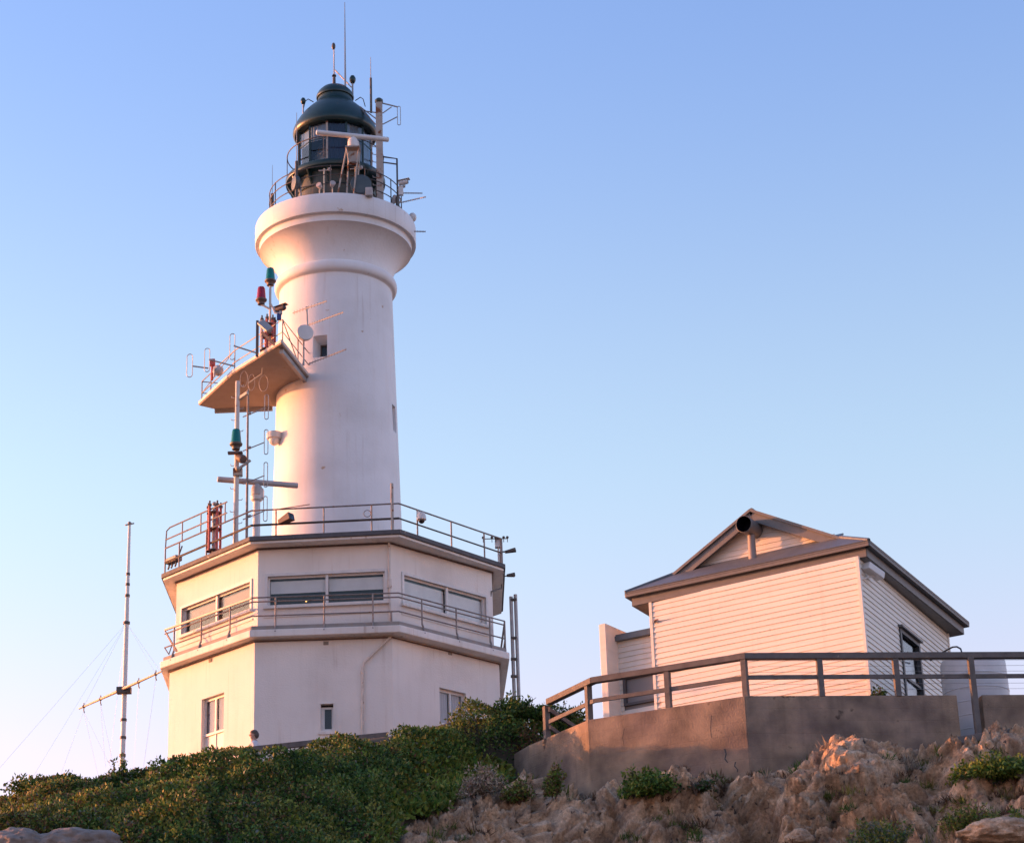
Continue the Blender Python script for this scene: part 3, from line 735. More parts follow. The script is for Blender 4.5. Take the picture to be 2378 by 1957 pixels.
# rusty column right of the lantern
c0 = PX(883, 470, AY - 1.15); c1 = PX(881, 240, AY - 1.15); c1.x, c1.y = c0.x, c0.y
t = thing('equipment_column', 'rust-stained square grey column standing on the gallery right of the lantern', 'mast', V((c0.x, c0.y, ZD)))
q = MB(); q.beam(V((c0.x, c0.y, ZD)), c1, .19, .19, up=V((0, 1, 0))); q.build('shaft', 'rust', t, bevel=.01)
q = MB(); q.lathe([(.10, c1.z), (.12, c1.z + .03), (.12, c1.z + .10), (.07, c1.z + .15), (0, c1.z + .16)], V((c0.x, c0.y, 0)), 14); q.build('cap', 'green', t, smooth=40)
q = MB()
for k in range(7):
    z = ZD + .75 + k * .25; q.path([V((c0.x - .10, c0.y, z)), V((c0.x - .20, c0.y, z + .02)), V((c0.x - .20, c0.y, z + .07))], .012, 5)
q.build('step', 'steel', t)
q = MB()
for ya, xb, yb in ((276, 836, 248), (290, 833, 247), (262, 845, 258)): q.tube(PX(873, ya, c0.y), PX(xb, yb, AY - .55), .018)
q.build('stay', 'rail', t)

def dipole_loop(mb, c, h, w, r=.011, side=V((1, 0, 0))):
    pts = []
    for k in range(9): a = PI * k / 8; pts.append(c + side * (w / 2 * math.cos(a)) + Zv * (h / 2 - w / 2 + w / 2 * math.sin(a)))
    for k in range(9): a = PI + PI * k / 8; pts.append(c + side * (w / 2 * math.cos(a)) + Zv * (-h / 2 + w / 2 + w / 2 * math.sin(a)))
    mb.path(pts, r, 6, closed=True)
G_D = 'folded dipole antennas'
def dipole(label, arm0, arm1, cx, cy, hpx, wpx, Y, extra=()):
    k = FPX / PX(cx, cy, Y).dot(FW)
    a, b = PX(*arm0, Y), PX(*arm1, Y)
    t = thing('dipole_antenna', label, 'antenna', a, G_D)
    q = MB(); q.tube(a, b, .022)
    for e0, e1 in extra: q.tube(PX(*e0, Y), PX(*e1, Y), .018)
    q.build('arm', 'steel', t, smooth=60)
    q = MB(); dipole_loop(q, PX(cx, cy, Y), hpx / k / .93, wpx / k); q.build('loop', 'steel', t, smooth=60)
    return t
dipole('long loop antenna on braced arms high on the rusty column', (888, 240), (924, 249), 926.5, 269, 46, 7, c0.y, (((889, 263), (909, 249)), ((889, 289), (922, 272))))
dipole('leftmost loop antenna reaching out from the platform corner', (484, 855), (447, 850), 440.5, 849, 54, 13, 58.6)
dipole('loop antenna above the corner of the platform, second from the left', (543, 850), (486, 835), 481, 836, 55, 12, 58.0)
dipole('loop antenna at the middle of the platform rail', (597, 820), (543, 803), 539.5, 805, 61, 11.5, 56.6)

G_Y = 'yagi antennas'
def yagi(label, x0, y0, x1, y1, Y0, Y1, n, el, vert=True, extra=None):
    a, b = PX(x0, y0, Y0), PX(x1, y1, Y1)
    t = thing('yagi_antenna', label, 'antenna', a, G_Y)
    q = MB(); q.tube(a, b, .015, n=6); d = (b - a).normalized(); s_ = d.cross(Zv).normalized() if not vert else Zv
    for k in range(n):
        c = a.lerp(b, .04 + .94 * k / (n - 1)); L = el * (1 - .25 * k / n); q.tube(c - s_ * L, c + s_ * L, .007, n=5)
    q.build('comb', 'steel', t)
    if extra: q = MB(); q.tube(PX(*extra[0]), PX(*extra[1]), .025); q.build('mount', 'steel', t)
    return t
yagi('upper of two short comb antennas pointing right from the gallery corner', 927, 448.5, 981, 449, AY - 1.0, AY - 1.0, 14, .035)
yagi('lower comb antenna slanting up to the right from the gallery corner', 930, 471, 988.5, 457.5, AY - 1.1, AY - 2.0, 14, .035)
yagi('tiny comb antenna sticking out right of the gallery drum', 961, 537.5, 988.5, 538, AY - .6, AY - .6, 8, .035)
yagi('long comb antenna on a post above the white dish', 680, 727, 759, 699, 57.6, 56.6, 12, .06, extra=((714, 760, 57.4), (712, 712, 57.4)))
yagi('long comb antenna level with the top of the white dish', 716, 755, 797.5, 725, 57.4, 56.4, 14, .05)
yagi('long comb antenna low at the foot of the platform rail beside the tower window', 716, 845, 804.5, 811, 57.5, 56.5, 14, .05)

# pipe frame at the gallery corner with its camera
Yf = AY - 1.0
f0, f1 = PX(923.5, 476, Yf), PX(921.5, 369, Yf); f1.x, f1.y = f0.x, f0.y
t = thing('pipe_bracket', 'dark pipe post with two arms at the right corner of the gallery', 'bracket', V((f0.x, f0.y, ZD)))
q = MB(); q.path([V((f0.x, f0.y, ZD)), V((f0.x, f0.y, f1.z)), V((c0.x + .1, c0.y, f1.z))], .026, 8); q.tube(V((f0.x, f0.y, f1.z - .18)), V((c0.x + .1, c0.y, f1.z - .18)), .022); q.build('pipe', 'darksteel', t, smooth=60)
q = MB(); q.tube(V((f0.x, f0.y, ZD)), V((f0.x, f0.y, ZD + .42)), .055); q.build('base_tube', 'darksteel', t, smooth=60)
def camera_unit(label, c, d, L, r, m='white', post=None):
    c, d = V(c), V(d).normalized(); t = thing('camera', label, 'camera', c - V((0, 0, r * 2.2)), 'cameras on the lighthouse and station')
    q = MB(); q.lathe([(r * .9, -L * .5), (r, -L * .45), (r, L * .32), (r * .85, L * .34), (r * .85, L * .4)], c, 14, axis=d); q.build('housing', m, t, smooth=40)
    q = MB(); q.lathe([(r * .8, L * .40), (r * .75, L * .43), (0, L * .43)], c, 14, axis=d); q.build('lens_face', 'blackface', t, smooth=40)
    q = MB(); s_ = d.cross(Zv).normalized(); q.box(c + Zv * r * 1.15, (L * 1.15, r * 2.2, r * .16), (d, s_, Zv)); q.build('hood', m, t)
    q = MB(); q.tube(c - Zv * r, c - Zv * (r * 2.2), r * .6)
    if post: q.tube(c - Zv * r * 2, V(post), r * .45)
    q.build('mount', 'steel', t)
    return t
c = PX(938, 424, Yf); camera_unit('white camera on the pipe post at the right of the gallery', c, (1, -.2, .1), .30, .07, post=(f0.x, f0.y, c.z - .25))
q = PX(931, 445, Yf); t = thing('junction_box', 'small white box below the camera on the gallery corner post', 'box', q)
b = MB(); b.box(q, (.14, .12, .26)); b.lathe([(.07, 0), (.075, .03), (0, .05)], q + V((0, 0, .13)), 10); b.build('casing', 'white', t, bevel=.015)

def radar(label, xl, yl, xr, yr, Y, dia, cx, legs=None, m='white', column=None):
    a, b = PX(xl, yl, Y), PX(xr, yr, Y); z = (a.z + b.z) / 2; tilt = (a.z - b.z) / 2
    a = PZ(xl, yl, z); b = PZ(xr, yr, z)         # the scanner lies level, swung round a little
    d = (b - a).normalized(); cpt = a.lerp(b, (cx - xl) / (xr - xl)); s_ = d.cross(Zv).normalized()
    t = thing('radar_scanner', label, 'radar', V((cpt.x, cpt.y, z - .6)), 'radar scanners')
    q = MB(); L = (b - a).length
    q.path([a, a.lerp(b, .01), a.lerp(b, .5), a.lerp(b, .99), b], [dia * .42, dia * .5, dia * .5, dia * .5, dia * .42], 12); bar = q.build('scanner_bar', m, t, smooth=50)
    q = MB(); q.box((a + b) / 2 - s_ * dia * .5, (L * .97, dia * .12, dia * .5), (d, s_, Zv)); q.build('slot_face', 'steel', bar)
    q = MB(); q.lathe([(.06, -.05), (.10, -.09), (.13, -.12), (.15, -.20), (.15, -.36), (.11, -.40), (0, -.40)], V((cpt.x, cpt.y, z)), 18); q.box((cpt.x + .05, cpt.y + .1, z - .26), (.24, .22, .18)); q.build('gearbox', m, t, smooth=40)
    return t, cpt, z
rt, cpt, z = radar('white radar scanner bar in front of the lantern panes', 734.5, 307.5, 902.5, 324.5, 57.85, .15, 819, m='white')
q = MB(); zt_ = z - .42
q.box((cpt.x, cpt.y, zt_), (.42, .36, .04))
for dx, dy, bx_, by_ in ((-.17, -.1, -.62, .15), (-.13, .14, -.26, .22), (.18, -.12, .0, .1), (.18, .14, .12, .3)):
    q.path([(cpt.x + dx, cpt.y + dy, zt_), (cpt.x + bx_ * .75, cpt.y + by_ * .6, ZD - .0)], .026, 6)
for dx in (-.18, .18): q.tube((cpt.x + dx, cpt.y - .12, zt_), (cpt.x + dx * .6, cpt.y - .1, zt_ - .5), .02)
q.box((cpt.x + .02, cpt.y + .06, zt_ - .26), (.30, .22, .34)); q.build('stand', 'rust', rt)
rt2, cpt2, z2 = radar('grey radar scanner bar on a white column on the station roof', 505, 1112.5, 691.5, 1127.5, 56.6, .155, 596, m='radar')
q = MB(); q.lathe([(.125, ZE), (.125, ZE + .2), (.10, ZE + .26), (.095, z2 - .55), (.15, z2 - .50), (.17, z2 - .40)], V((cpt2.x, cpt2.y, 0)), 18)
q.box((cpt2.x + .10, cpt2.y, z2 - .35), (.16, .2, .24)); q.build('column', 'white', rt2, smooth=35)

# clutter on the gallery in front of the murette
def dish(label, px, py, Y, r, face, m='dish', postz=None, deep=.10):
    c = PX(px, py, Y); d = V(face).normalized(); t = thing('dish_antenna', label, 'dish', V((c.x, c.y, postz if postz else c.z - r)), 'dish antennas')
    q = MB(); q.lathe([(r * .55, -deep * 1.6), (r * .95, -deep * .9), (r, -.0), (r, .015), (r * .96, .03), (0, .06)], c, 28, axis=d); q.build('drum', m, t, smooth=35)
    q = MB(); bk = c - d * deep * 1.8
    q.tube(c - d * deep, bk, r * .3); q.tube(bk, V((bk.x, bk.y, postz if postz else c.z - r * 1.2)), .028); q.build('mount', 'steel', t, smooth=50)
    return t
dish('bluish drum dish low at the right in front of the green lantern base', 838, 428, 57.95, .30, (.1, -1, 0), 'dishdark', ZD)
dish('round dish turned edge-on at the left of the green lantern base', 684, 425, 58.2, .22, (-1, -.45, 0), 'dishdark', ZD)
dish('white drum dish at the end of the platform rail beside the tower', 708.5, 772, 57.3, .235, (.35, -1, .05), 'white', ZP)
dish('small drum dish seen from behind near the left end of the platform', 508, 861, 58.2, .15, (.5, .85, 0), 'dish', ZP)
c = PX(857, 447, 57.8); t = thing('junction_box', 'pale box behind the gallery parapet at the foot of the lantern', 'box', V((c.x, c.y, ZD)))
q = MB(); q.box((c.x, c.y, c.z), (.20, .18, .26)); q.build('casing', 'radar', t, bevel=.02)
q = MB(); q.tube((c.x, c.y, ZD), (c.x, c.y, c.z - .15), .03); q.build('leg', 'steel', t)
for lab, px, py, dv in (('floodlight on a short stalk left of centre at the foot of the lantern', 742, 432, (-.4, -.8, .3)), ('floodlight on a bent stalk close to the radar stand on the gallery', 772, 428, (.3, -.9, .3))):
    c = PX(px, py, 57.9); t = thing('gallery_floodlight', lab, 'lamp', V((c.x, c.y, ZD)), 'floodlights on the gallery')
    q = MB(); q.lathe([(.03, -.1), (.06, -.06), (.085, .06), (.08, .07)], c, 12, axis=dv); q.build('head', 'radar', t, smooth=40)
    q = MB(); q.path([(c.x, c.y, ZD), (c.x, c.y, c.z - .12), tuple(c - V(dv) * .1)], .02, 6); q.build('stalk', 'railpaint', t)
for lab, x0, y0, x1, y1, m in (('pale pole leaning slightly in front of the green lantern base', 752, 455, 753, 392, 'railpaint'), ('rust-streaked pole with a cross arm right of the radar stand', 824, 452, 826, 388, 'rust')):
    a, b = PX(x0, y0, 58.0), PX(x1, y1, 58.0); t = thing('aerial_pole', lab, 'antenna', V((a.x, a.y, ZD)), 'poles on the gallery')
    q = MB(); q.tube((a.x, a.y, ZD), b, .025); q.build('pole', m, t, smooth=60)
    q = MB(); q.tube(b + V((-.16, 0, -.06)), b + V((.16, .05, -.02)), .02); q.ball(b + V((.15, .05, 0)), .06, 8); q.build('arm', 'radar', t)
c = PX(917, 462, 59.0); t = thing('gallery_lamp', 'lamp head clamped to the gallery rail near the right corner post', 'lamp', V((c.x - .1, c.y, ZD)))
q = MB(); q.lathe([(.03, -.16), (.08, -.1), (.09, .06), (.07, .1), (0, .11)], c, 12, axis=(.35, -.2, .9)); q.build('head', 'radar', t, smooth=40)
q = MB(); q.tube(c - V((.05, -.03, .12)), V((c.x - .1, c.y, ZD)), .025); q.build('stalk', 'steel', t)
c = PX(962, 505, 59.6); t = thing('drum_bracket', 'small rounded white housing on the right rim of the gallery drum', 'lamp', c)
q = MB(); q.ball(c - V((.05, 0, 0)), .13, 14, (.9, 1, 1.1)); q.build('housing', 'white', t, smooth=60)

# ---- rotating beacons
def beacon(label, c, s, lens, base_m='brown'):
    """c is the underside of the base"""
    c = V(c); t = thing('beacon_light', label, 'beacon', c, 'signal beacons')
    q = MB(); q.lathe([(.07 * s, 0), (.105 * s, .01), (.105 * s, .07 * s), (.13 * s, .10 * s), (.165 * s, .13 * s), (.17 * s, .17 * s), (.14 * s, .19 * s)], c, 20); q.build('base', base_m, t, smooth=40)
    pr = [(.14 * s, .185 * s), (.143 * s, .2 * s)]
    for k in range(9): pr += [((.138 - .003 * k) * s, (.22 + .035 * k) * s), ((.132 - .003 * k) * s, (.235 + .035 * k) * s)]
    pr += [(.095 * s, .56 * s), (.05 * s, .585 * s), (0, .59 * s)]
    q = MB(); q.lathe(pr, c, 20); q.build('lens', lens, t, smooth=50)
    return t
YB = 56.75
pole_a, pole_b = PX(627, 766, YB), PX(627, 664, YB)
pole_b.x, pole_b.y = pole_a.x, pole_a.y
t = thing('beacon_pole', 'white pole on the platform carrying a green and a red beacon', 'pole', V((pole_a.x, pole_a.y, ZP + .07)))
q = MB(); q.tube(V((pole_a.x, pole_a.y, ZP + .07)), pole_b, .033); q.build('pole', 'pipe', t, smooth=60)
rb = PX(606.5, 708, YB); rb.y = pole_a.y
q = MB(); q.path([(pole_a.x, pole_a.y, rb.z - .14), (rb.x + .06, rb.y, rb.z - .02), (rb.x, rb.y, rb.z)], .03, 8)
cb = PX(652, 717, YB - .1); q.path([(pole_a.x, pole_a.y, rb.z + .06), (cb.x - .15, cb.y, cb.z - .12), (cb.x, cb.y, cb.z - .13)], .026, 8)
q.build('arm', 'pipe', t, smooth=60)
beacon('green beacon on top of the platform pole, highest of the beacons', pole_b, .93, 'teal')
beacon('red beacon on the side arm of the platform pole', rb, .93, 'redlens')
camera_unit('camera with brown hood beside the platform beacon pole', cb, (.9, -.4, .12), .34, .075, 'brown')
c = PX(648, 727, YB - .1); t = thing('junction_box', 'blue box hung under the camera on the beacon pole', 'box', c)
q = MB(); q.box(c + V((0, .03, -.08)), (.12, .1, .24)); q.build('casing', 'blue', t, bevel=.02)

# ---- cages of red tubes (antenna arrays)
def tube_cage(label, cx, cy, z0, h, R, n, tubes, rot=0, pole=.055, pole_m='steel', white=0):
    t = thing('antenna_cage', label, 'antenna', V((cx, cy, z0)), 'red tube antenna cages')
    q = MB(); q.tube((cx, cy, z0), (cx, cy, z0 + h * .96), pole); q.build('pole', pole_m, t, smooth=60)
    for k in range(n):
        a = rot + 2 * PI * k / n; x, y = cx + R * math.cos(a), cy + R * math.sin(a)
        q = MB(); q.tube((x, y, z0 + .10 * h), (x, y, z0 + h), tubes); q.build('tube', 'white' if white and k % 3 == 1 else 'redtube', t, smooth=60)
        q = MB(); q.lathe([(tubes * 1.5, z0 + h), (tubes * 1.6, z0 + h + .05), (tubes * .7, z0 + h + .06), (tubes * .7, z0 + h + .14), (0, z0 + h + .14)], (x, y, 0), 8); q.build('cap', 'darksteel', t, smooth=40)
    q = MB()
    for f in (.12, .55, .88): q.lathe([(R * .5, z0 + f * h - .012), (R * 1.15, z0 + f * h - .012), (R * 1.15, z0 + f * h + .012), (R * .5, z0 + f * h + .012)], (cx, cy, 0), 14)
    q.build('clamp_plate', 'brown', t)
    q = MB(); q.box((cx + R * .5, cy - R * .3, z0 + h * .70), (.14, .14, .16)); q.ball((cx, cy, z0 + h + .1), .06, 8); q.build('head_box', 'steel', t)
    return t
b = on_edge(rr, 0, 500, 1200); ctr = b.lerp(AX, .07); ctr.x = PX(497, 1220, ctr.y).x + .08
p = PX(499, 1265, ctr.y); tube_cage('cage of red tubes round a grey pole on the left roof edge of the station', ctr.x - .08, ctr.y, ZE - .02, PX(499, 1172, ctr.y).z - ZE - .05, .17, 5, .035, .3)
p = PX(621, 800, 56.7); tube_cage('cage of red and white tubes at the near corner of the tower platform', p.x, p.y + .1, ZP + .08, PX(620, 742, 56.7).z - ZP - .1, .19, 7, .032, .2, .04, 'pipe', 1)
# panel antenna leaning on the platform rail
c = PX(616, 757, 56.3); ax_d = (PX(630, 771, 56.3) - PX(599, 744, 56.5)).normalized()
t = thing('panel_antenna', 'grey slab antenna tilted on a strut at the platform corner', 'antenna', V((c.x, c.y, ZP + .1)))
q = MB(); s_ = ax_d.cross(V((.2, -1, .1))).normalized(); q.box(c, (.46, .22, .09), (ax_d, s_, ax_d.cross(s_))); q.build('panel', 'steel', t, bevel=.03)
q = MB(); q.beam(PX(609, 772, 56.4), PX(640, 802, 56.2), .09, .07); q.beam(PX(598, 745, 56.6), PX(597, 828, 56.6), .07, .07); q.build('strut', 'brown', t)
# small clamp with red bracket near the left corner of the platform
c = PX(493, 842, 58.3); t = thing('clamp_bracket', 'red and brown clamp on the sloping rail at the left of the platform', 'bracket', V((c.x, c.y, ZP)))
q = MB(); q.box(c, (.16, .12, .2)); q.tube(V((c.x, c.y, ZP)), c, .04); q.build('body', 'redtube', t, bevel=.02)

# ---- climbing mast with lower green beacon, in front of the platform
b = on_edge(rr, 0, 548, 1240); my = b.y + .35; mx = PX(548, 1200, my).x
mtop = PX(548.5, 886, my)
t = thing('climbing_mast', 'white pole with climbing pegs rising from the station roof to the platform', 'mast', V((mx, my, ZE)))
q = MB(); q.path([(mx, my, ZE), (mx, my, ZE + .3), (mx, my, mtop.z)], [.085, .068, .058], 12); q.build('pole', 'pipe', t, smooth=60)
for k in range(14):
    z = ZE + .35 + k * .32; s_ = 1 if k % 2 else -1; q = MB()
    q.path([(mx + s_ * .06, my, z), (mx + s_ * .15, my, z + .01), (mx + s_ * .16, my, z + .05)], .011, 5); q.build('peg', 'pipe', t)
a0_, b0_ = PX(555, 926, my), PX(575, 912, my - .2); q = MB(); q.beam(a0_, b0_, .08, .08); q.build('cross_arm', 'railpaint', t)
zb_ = PX(549, 1046, my - .12).z
beacon('green beacon low on the climbing mast above the grey radar bar', (mx + .0, my - .17, zb_), 1.0, 'teal', 'darksteel')
c = V((mx + .1, my - .16, zb_ - .18)); t = thing('signal_lamp', 'brown lamp head clamped to the climbing mast under the green beacon', 'lamp', c)
q = MB(); q.box(c + V((-.12, 0, .1)), (.38, .14, .05)); q.lathe([(.06, -.16), (.11, -.12), (.12, .08), (.10, .12), (0, .13)], c + V((.04, 0, -.06)), 14, axis=(.5, -.6, -.5)); q.build('head', 'brown', t, smooth=40)
q = MB(); q.ball(c + V((-.04, -.06, -.36)), .07, 10); q.tube(c + V((.28, 0, -.12)), c + V((-.05, .0, -.36)), .04); q.box(c + V((-.06, .1, -.40)), (.24, .12, .2)); q.build('bracket', 'rust', t, smooth=40)
# dipole stack
dx_, dy_ = PX(573, 1240, my + .35).x, my + .35
t = thing('dipole_mast', 'slim brown pole with a stack of loop antennas left of the tower', 'antenna', V((dx_, dy_, ZE)))
ptop = PX(576, 905, dy_)
q = MB(); q.path([(dx_, dy_, ZE), V((ptop.x, dy_, ptop.z))], [.038, .026], 8); q.build('pole', 'rail', t, smooth=60)
for cy_, ay in ((945, 957), (1026, 1036), (1102, 1113), (1181, 1195)):
    c = PX(619 - (cy_ - 945) * .012, cy_, dy_ - .1); a = PX(564, ay + 10, dy_)
    q = MB(); k = FPX / c.dot(FW); hh = 57 / k / .93
    dipole_loop(q, c, hh, 8.5 / k, .012); q.tube(PX(564, ay + 11, dy_ + .1), PX(614, ay - 9, dy_ - .1), .016); q.ball(PX(580, ay + 3, dy_), .045, 8); q.build('dipole', 'steel', t, smooth=60)
# folded loop hanging faint under the platform
t = thing('loop_aerial', 'faint thin wire rings hung below the tower platform', 'antenna', PX(580, 880, 57.5), None)
for px, py, rx in ((566, 880, .10), (584, 888, .09), (612, 890, .12)):
    c = PX(px, py, 57.4); q = MB(); q.path([c + V((rx * math.cos(a), .05 * math.sin(a), .26 * math.sin(a))) for a in [2 * PI * k / 20 for k in range(20)]], .006, 5, closed=True); q.build('ring', 'pipe', t)
q = MB(); q.tube(PX(577, 890, 57.4), PX(608, 868, 57.2), .02); q.tube(PX(608, 868, 57.2), PX(609, 862, 57.2) + V((0, 0, .1)), .012); q.build('rod', 'railpaint', t)

# ---- lamps and small items on the station roof
def floodlight(label, c, d, sz, m='darksteel', base=None):
    c, d = V(c), V(d).normalized(); s_ = d.cross(Zv).normalized(); u = s_.cross(d)
    t = thing('floodlight', label, 'lamp', V(base) if base else c, 'floodlights on the station')
    q = MB(); a, b2 = sz[0] / 2, sz[1] / 2
    fr = [c + d * sz[2] * .5 + s_ * i * a + u * j * b2 for i, j in ((-1, -1), (1, -1), (1, 1), (-1, 1))]
    bk = [c - d * sz[2] * .5 + s_ * i * a * .6 + u * j * b2 * .6 for i, j in ((-1, -1), (1, -1), (1, 1), (-1, 1))]
    q.add(fr + bk, [(0, 1, 2, 3), (7, 6, 5, 4), (0, 4, 5, 1), (1, 5, 6, 2), (2, 6, 7, 3), (3, 7, 4, 0)]); q.build('housing', m, t, bevel=.015)
    q = MB(); g = [p.lerp(c + d * sz[2] * .5, .1) + d * .004 for p in fr]; q.add(g, [(0, 1, 2, 3)]); q.build('glass', 'blackface', t)
    if base: q = MB(); q.path([c - d * sz[2] * .3, V((base[0], base[1], c.z - sz[1] * .3)), V(base)], .022, 6); q.build('bracket', m, t)
    return t
b = on_edge(rr, 1, 662, 1205); c = PX(663, 1206, b.y - .12)
floodlight('dark box floodlight on the roof rail in front of the tower foot', c, (.85, -.5, .25), (.24, .2, .40), 'brown', base=(b.x - .15, b.y, ZE + .33))
b = rr[0]; c = PX(403, 1300, b.y - .1); t = thing('floodlight', 'weathered brown trough floodlight low at the left roof corner', 'lamp', c, 'floodlights on the station')
e_ = (rr[1] - rr[0]).normalized(); q = MB(); s_ = V((-e_.y, e_.x, 0)); q.box(c, (.52, .22, .15), (e_, s_, Zv)); q.build('housing', 'rail', t, bevel=.03)
q = MB()
for k in (-.2, -.05, .12): q.path([c + e_ * k, c + e_ * k - Zv * .14, c + e_ * (k - .05) - Zv * .2], .025, 6)
q.tube(c + e_ * .2, c + e_ * .24 + s_ * .1 + Zv * .35, .02); q.build('bracket', 'darksteel', t)
b = rr[3]
c = PX(1185, 1279, b.y + .05); floodlight('dark slab lamp reaching out at the right end of the roof rail', c, (.95, -.1, .15), (.16, .10, .30), 'darksteel', base=(b.x, b.y, c.z - .05))
c = PX(1186, 1335, eave[3][1] + .3); floodlight('dark slab lamp below the right corner of the roof edge', c, (.95, .1, .1), (.15, .10, .22), 'darksteel', base=(eave[3][0] - .05, eave[3][1] + .3, ZE - .02))
b = on_edge(rr, 2, 970, 1205); c = PX(979, 1203, b.y - .08)
t = thing('dome_camera', 'pinkish white dome camera hanging on the right roof rail', 'camera', c, 'cameras on the lighthouse and station')
q = MB(); q.lathe([(.04, .16), (.09, .14), (.115, .05), (.125, -.04), (.09, -.06)], c, 16); q.tube(c + V((0, 0, .12)), V((b.x, b.y, c.z + .13)), .03); q.box((c.x - .07, c.y + .03, c.z + .12), (.12, .1, .12)); q.build('housing', 'white', t, smooth=40)
q = MB(); q.ball(c + V((0, 0, -.06)), .085, 14); q.build('dome', 'blackface', t, smooth=60)
c = PX(1157, 1262, rr[3].y + .1); t = thing('junction_box', 'grey white box behind the right end of the roof rail', 'box', V((c.x, c.y, ZE)))
q = MB(); q.box(c, (.18, .16, .24)); q.tube(c - V((0, 0, .12)), V((c.x, c.y, ZE)), .03); q.build('casing', 'white', t, bevel=.03)
a_, b_ = PX(1122, 1251, rr[3].y), PX(1180, 1250, rr[3].y)
t = thing('wind_vane', 'thin cross bar with small cups above the right roof corner', 'sensor', V((rr[3].x, rr[3].y, ZE + .72)))
q = MB(); q.tube(a_, b_, .013, n=6); q.build('bar', 'darksteel', t)
q = MB()
for f in (0, .35, .5, .82, .97):
    p = a_.lerp(b_, f); q.ball(p + V((0, 0, .035)), .04, 8); q.path([p, p - V((0, 0, .1))], .01, 5)
q.build('cup', 'darksteel', t)
b = on_edge(rr, 1, 700, 1195); t = thing('aerial_rod', 'straight rod slanting up from the roof rail before the tower foot', 'antenna', V((b.x - .2, b.y, ZE + .72)))
q = MB(); q.tube(PX(652, 1181, b.y), PX(719, 1171, b.y - .3), .014); q.build('rod', 'rail', t)
c = PX(1141, 1374, upw[3][1]); wl = thing('wall_lamp_arm', 'thin dark bent arm on the right corner of the upper wall', 'bracket', c)
q = MB(); q.path([PX(1139.5, 1385, upw[3][1] - .03), PX(1141, 1373, upw[3][1] - .05), PX(1165, 1365, upw[3][1] + .4), PX(1165, 1356, upw[3][1] + .4)], .02, 6); q.build('arm', 'darksteel', wl)

# speaker-like white housing on the lit side of the tower
c = tower_front(648, 1022); c = c + (c - V((AX.x, AX.y, c.z))).normalized() * .14
t = thing('dome_camera', 'large hooded dome housing fixed to the sunlit side of the tower shaft', 'camera', c, 'cameras on the lighthouse and station')
q = MB(); q.lathe([(.06, .20), (.21, .19), (.225, .10), (.215, .02), (.17, .0)], c, 20); q.build('hood', 'white', t, smooth=40)
q = MB(); q.lathe([(.0, -.17), (.07, -.16), (.125, -.11), (.155, -.03), (.16, .01)], c, 20); q.build('dome', 'white', t, smooth=50)
q = MB(); q.box(c + (V((AX.x, AX.y, c.z)) - c).normalized() * .18 + V((0, 0, .08)), (.2, .2, .22)); q.build('bracket', 'steel', t)

# ================================================================== PIPE POSTS AND GUYED MAST
t = thing('twin_pipe_post', 'pair of grey pipes clamped together standing right of the station', 'post', PX(1196, 1640, 58.6))
for x0, x1, yt in ((1186.5, 1193, 1385), (1196.7, 1204, 1380)):
    a, b = PX(x0, yt, 58.6), PX(x1, 1640, 58.6); b = V((a.x, a.y, GZ - .3)); q = MB(); q.tube(b, a, .048); q.build('pipe', 'steel', t, smooth=60)
q = MB()
for y in (1392, 1481, 1530, 1570): q.beam(PX(1186, y, 58.58), PX(1200, y, 58.58), .13, .05)
q.build('clamp', 'darksteel', t)

YM = 53.7
m0 = PX(286.5, 1800, YM); m1 = PX(297.5, 1216, YM); mxx = (m0.x + m1.x) / 2
def mz(py): return PX(292, py, YM).z
mast = thing('guyed_mast', 'tall slim white tapered mast with a yardarm left of the station', 'mast', V((mxx, YM, mz(1800))))
q = MB(); q.path([(mxx, YM, mz(1820) - .5), (mxx, YM, mz(1610)), (mxx, YM, mz(1446)), (mxx, YM, mz(1360)), (mxx, YM, mz(1216))], [.064, .062, .055, .044, .034], 12); q.build('pole', 'white', mast, smooth=60)
for y, r in ((1333, .052), (1357, .055), (1383, .062), (1446, .085), (1671, .078), (1712, .078), (1753, .08)):
    q = MB(); q.lathe([(r * .8, -.035), (r, -.03), (r, .03), (r * .8, .035)], (mxx, YM, mz(y)), 14); q.build('band', 'darksteel', mast, smooth=40)
q = MB(); q.tube((mxx - .09, YM - .1, mz(1222)), (mxx + .10, YM + .05, mz(1214)), .018); q.lathe([(.045, 0), (.05, .05), (0, .09)], (mxx, YM, mz(1218)), 10); q.build('top_fitting', 'rail', mast)
zy = mz(1602)
ya_, yb_ = PZ(186, 1647.5, zy), PZ(378, 1561, zy)
q = MB(); off_ = V((0, -.12, 0)); q.path([ya_ + off_, (ya_ + yb_) / 2 + off_, yb_ + off_], [.022, .042, .022], 8); yd = q.build('yardarm', 'railpaint', mast, smooth=60)
q = MB(); cl = ya_.lerp(yb_, .5); q.box((mxx, YM - .06, zy - .02), (.34, .2, .15)); q.build('clamp', 'darksteel', yd)
for f in (.06, .27, .73, .93):
    c = ya_.lerp(yb_, f) + off_; q = MB(); q.lathe([(.035, -.025), (.045, 0), (.035, .025)], c, 8, axis=(yb_ - ya_)); q.path([c + V((0, 0, .09)), c - V((0, 0, .10)), c - V((-.02, 0, .16))], .014, 5); q.build('pulley', 'darksteel', yd)
gw = MB()
def wire(a, b, sag=.0):
    a, b = V(a), V(b); gw.path([a.lerp(b, k / 6) - V((0, 0, sag * 4 * (k / 6) * (1 - k / 6))) for k in range(7)], .0026, 4)
ring = V((mxx, YM, mz(1446)))
for px, py, Y in ((-60, 1850, 50), (60, 1830, 50), (395, 1590, 56), (250, 1800, 55)): wire(ring, PX(px, py, Y))
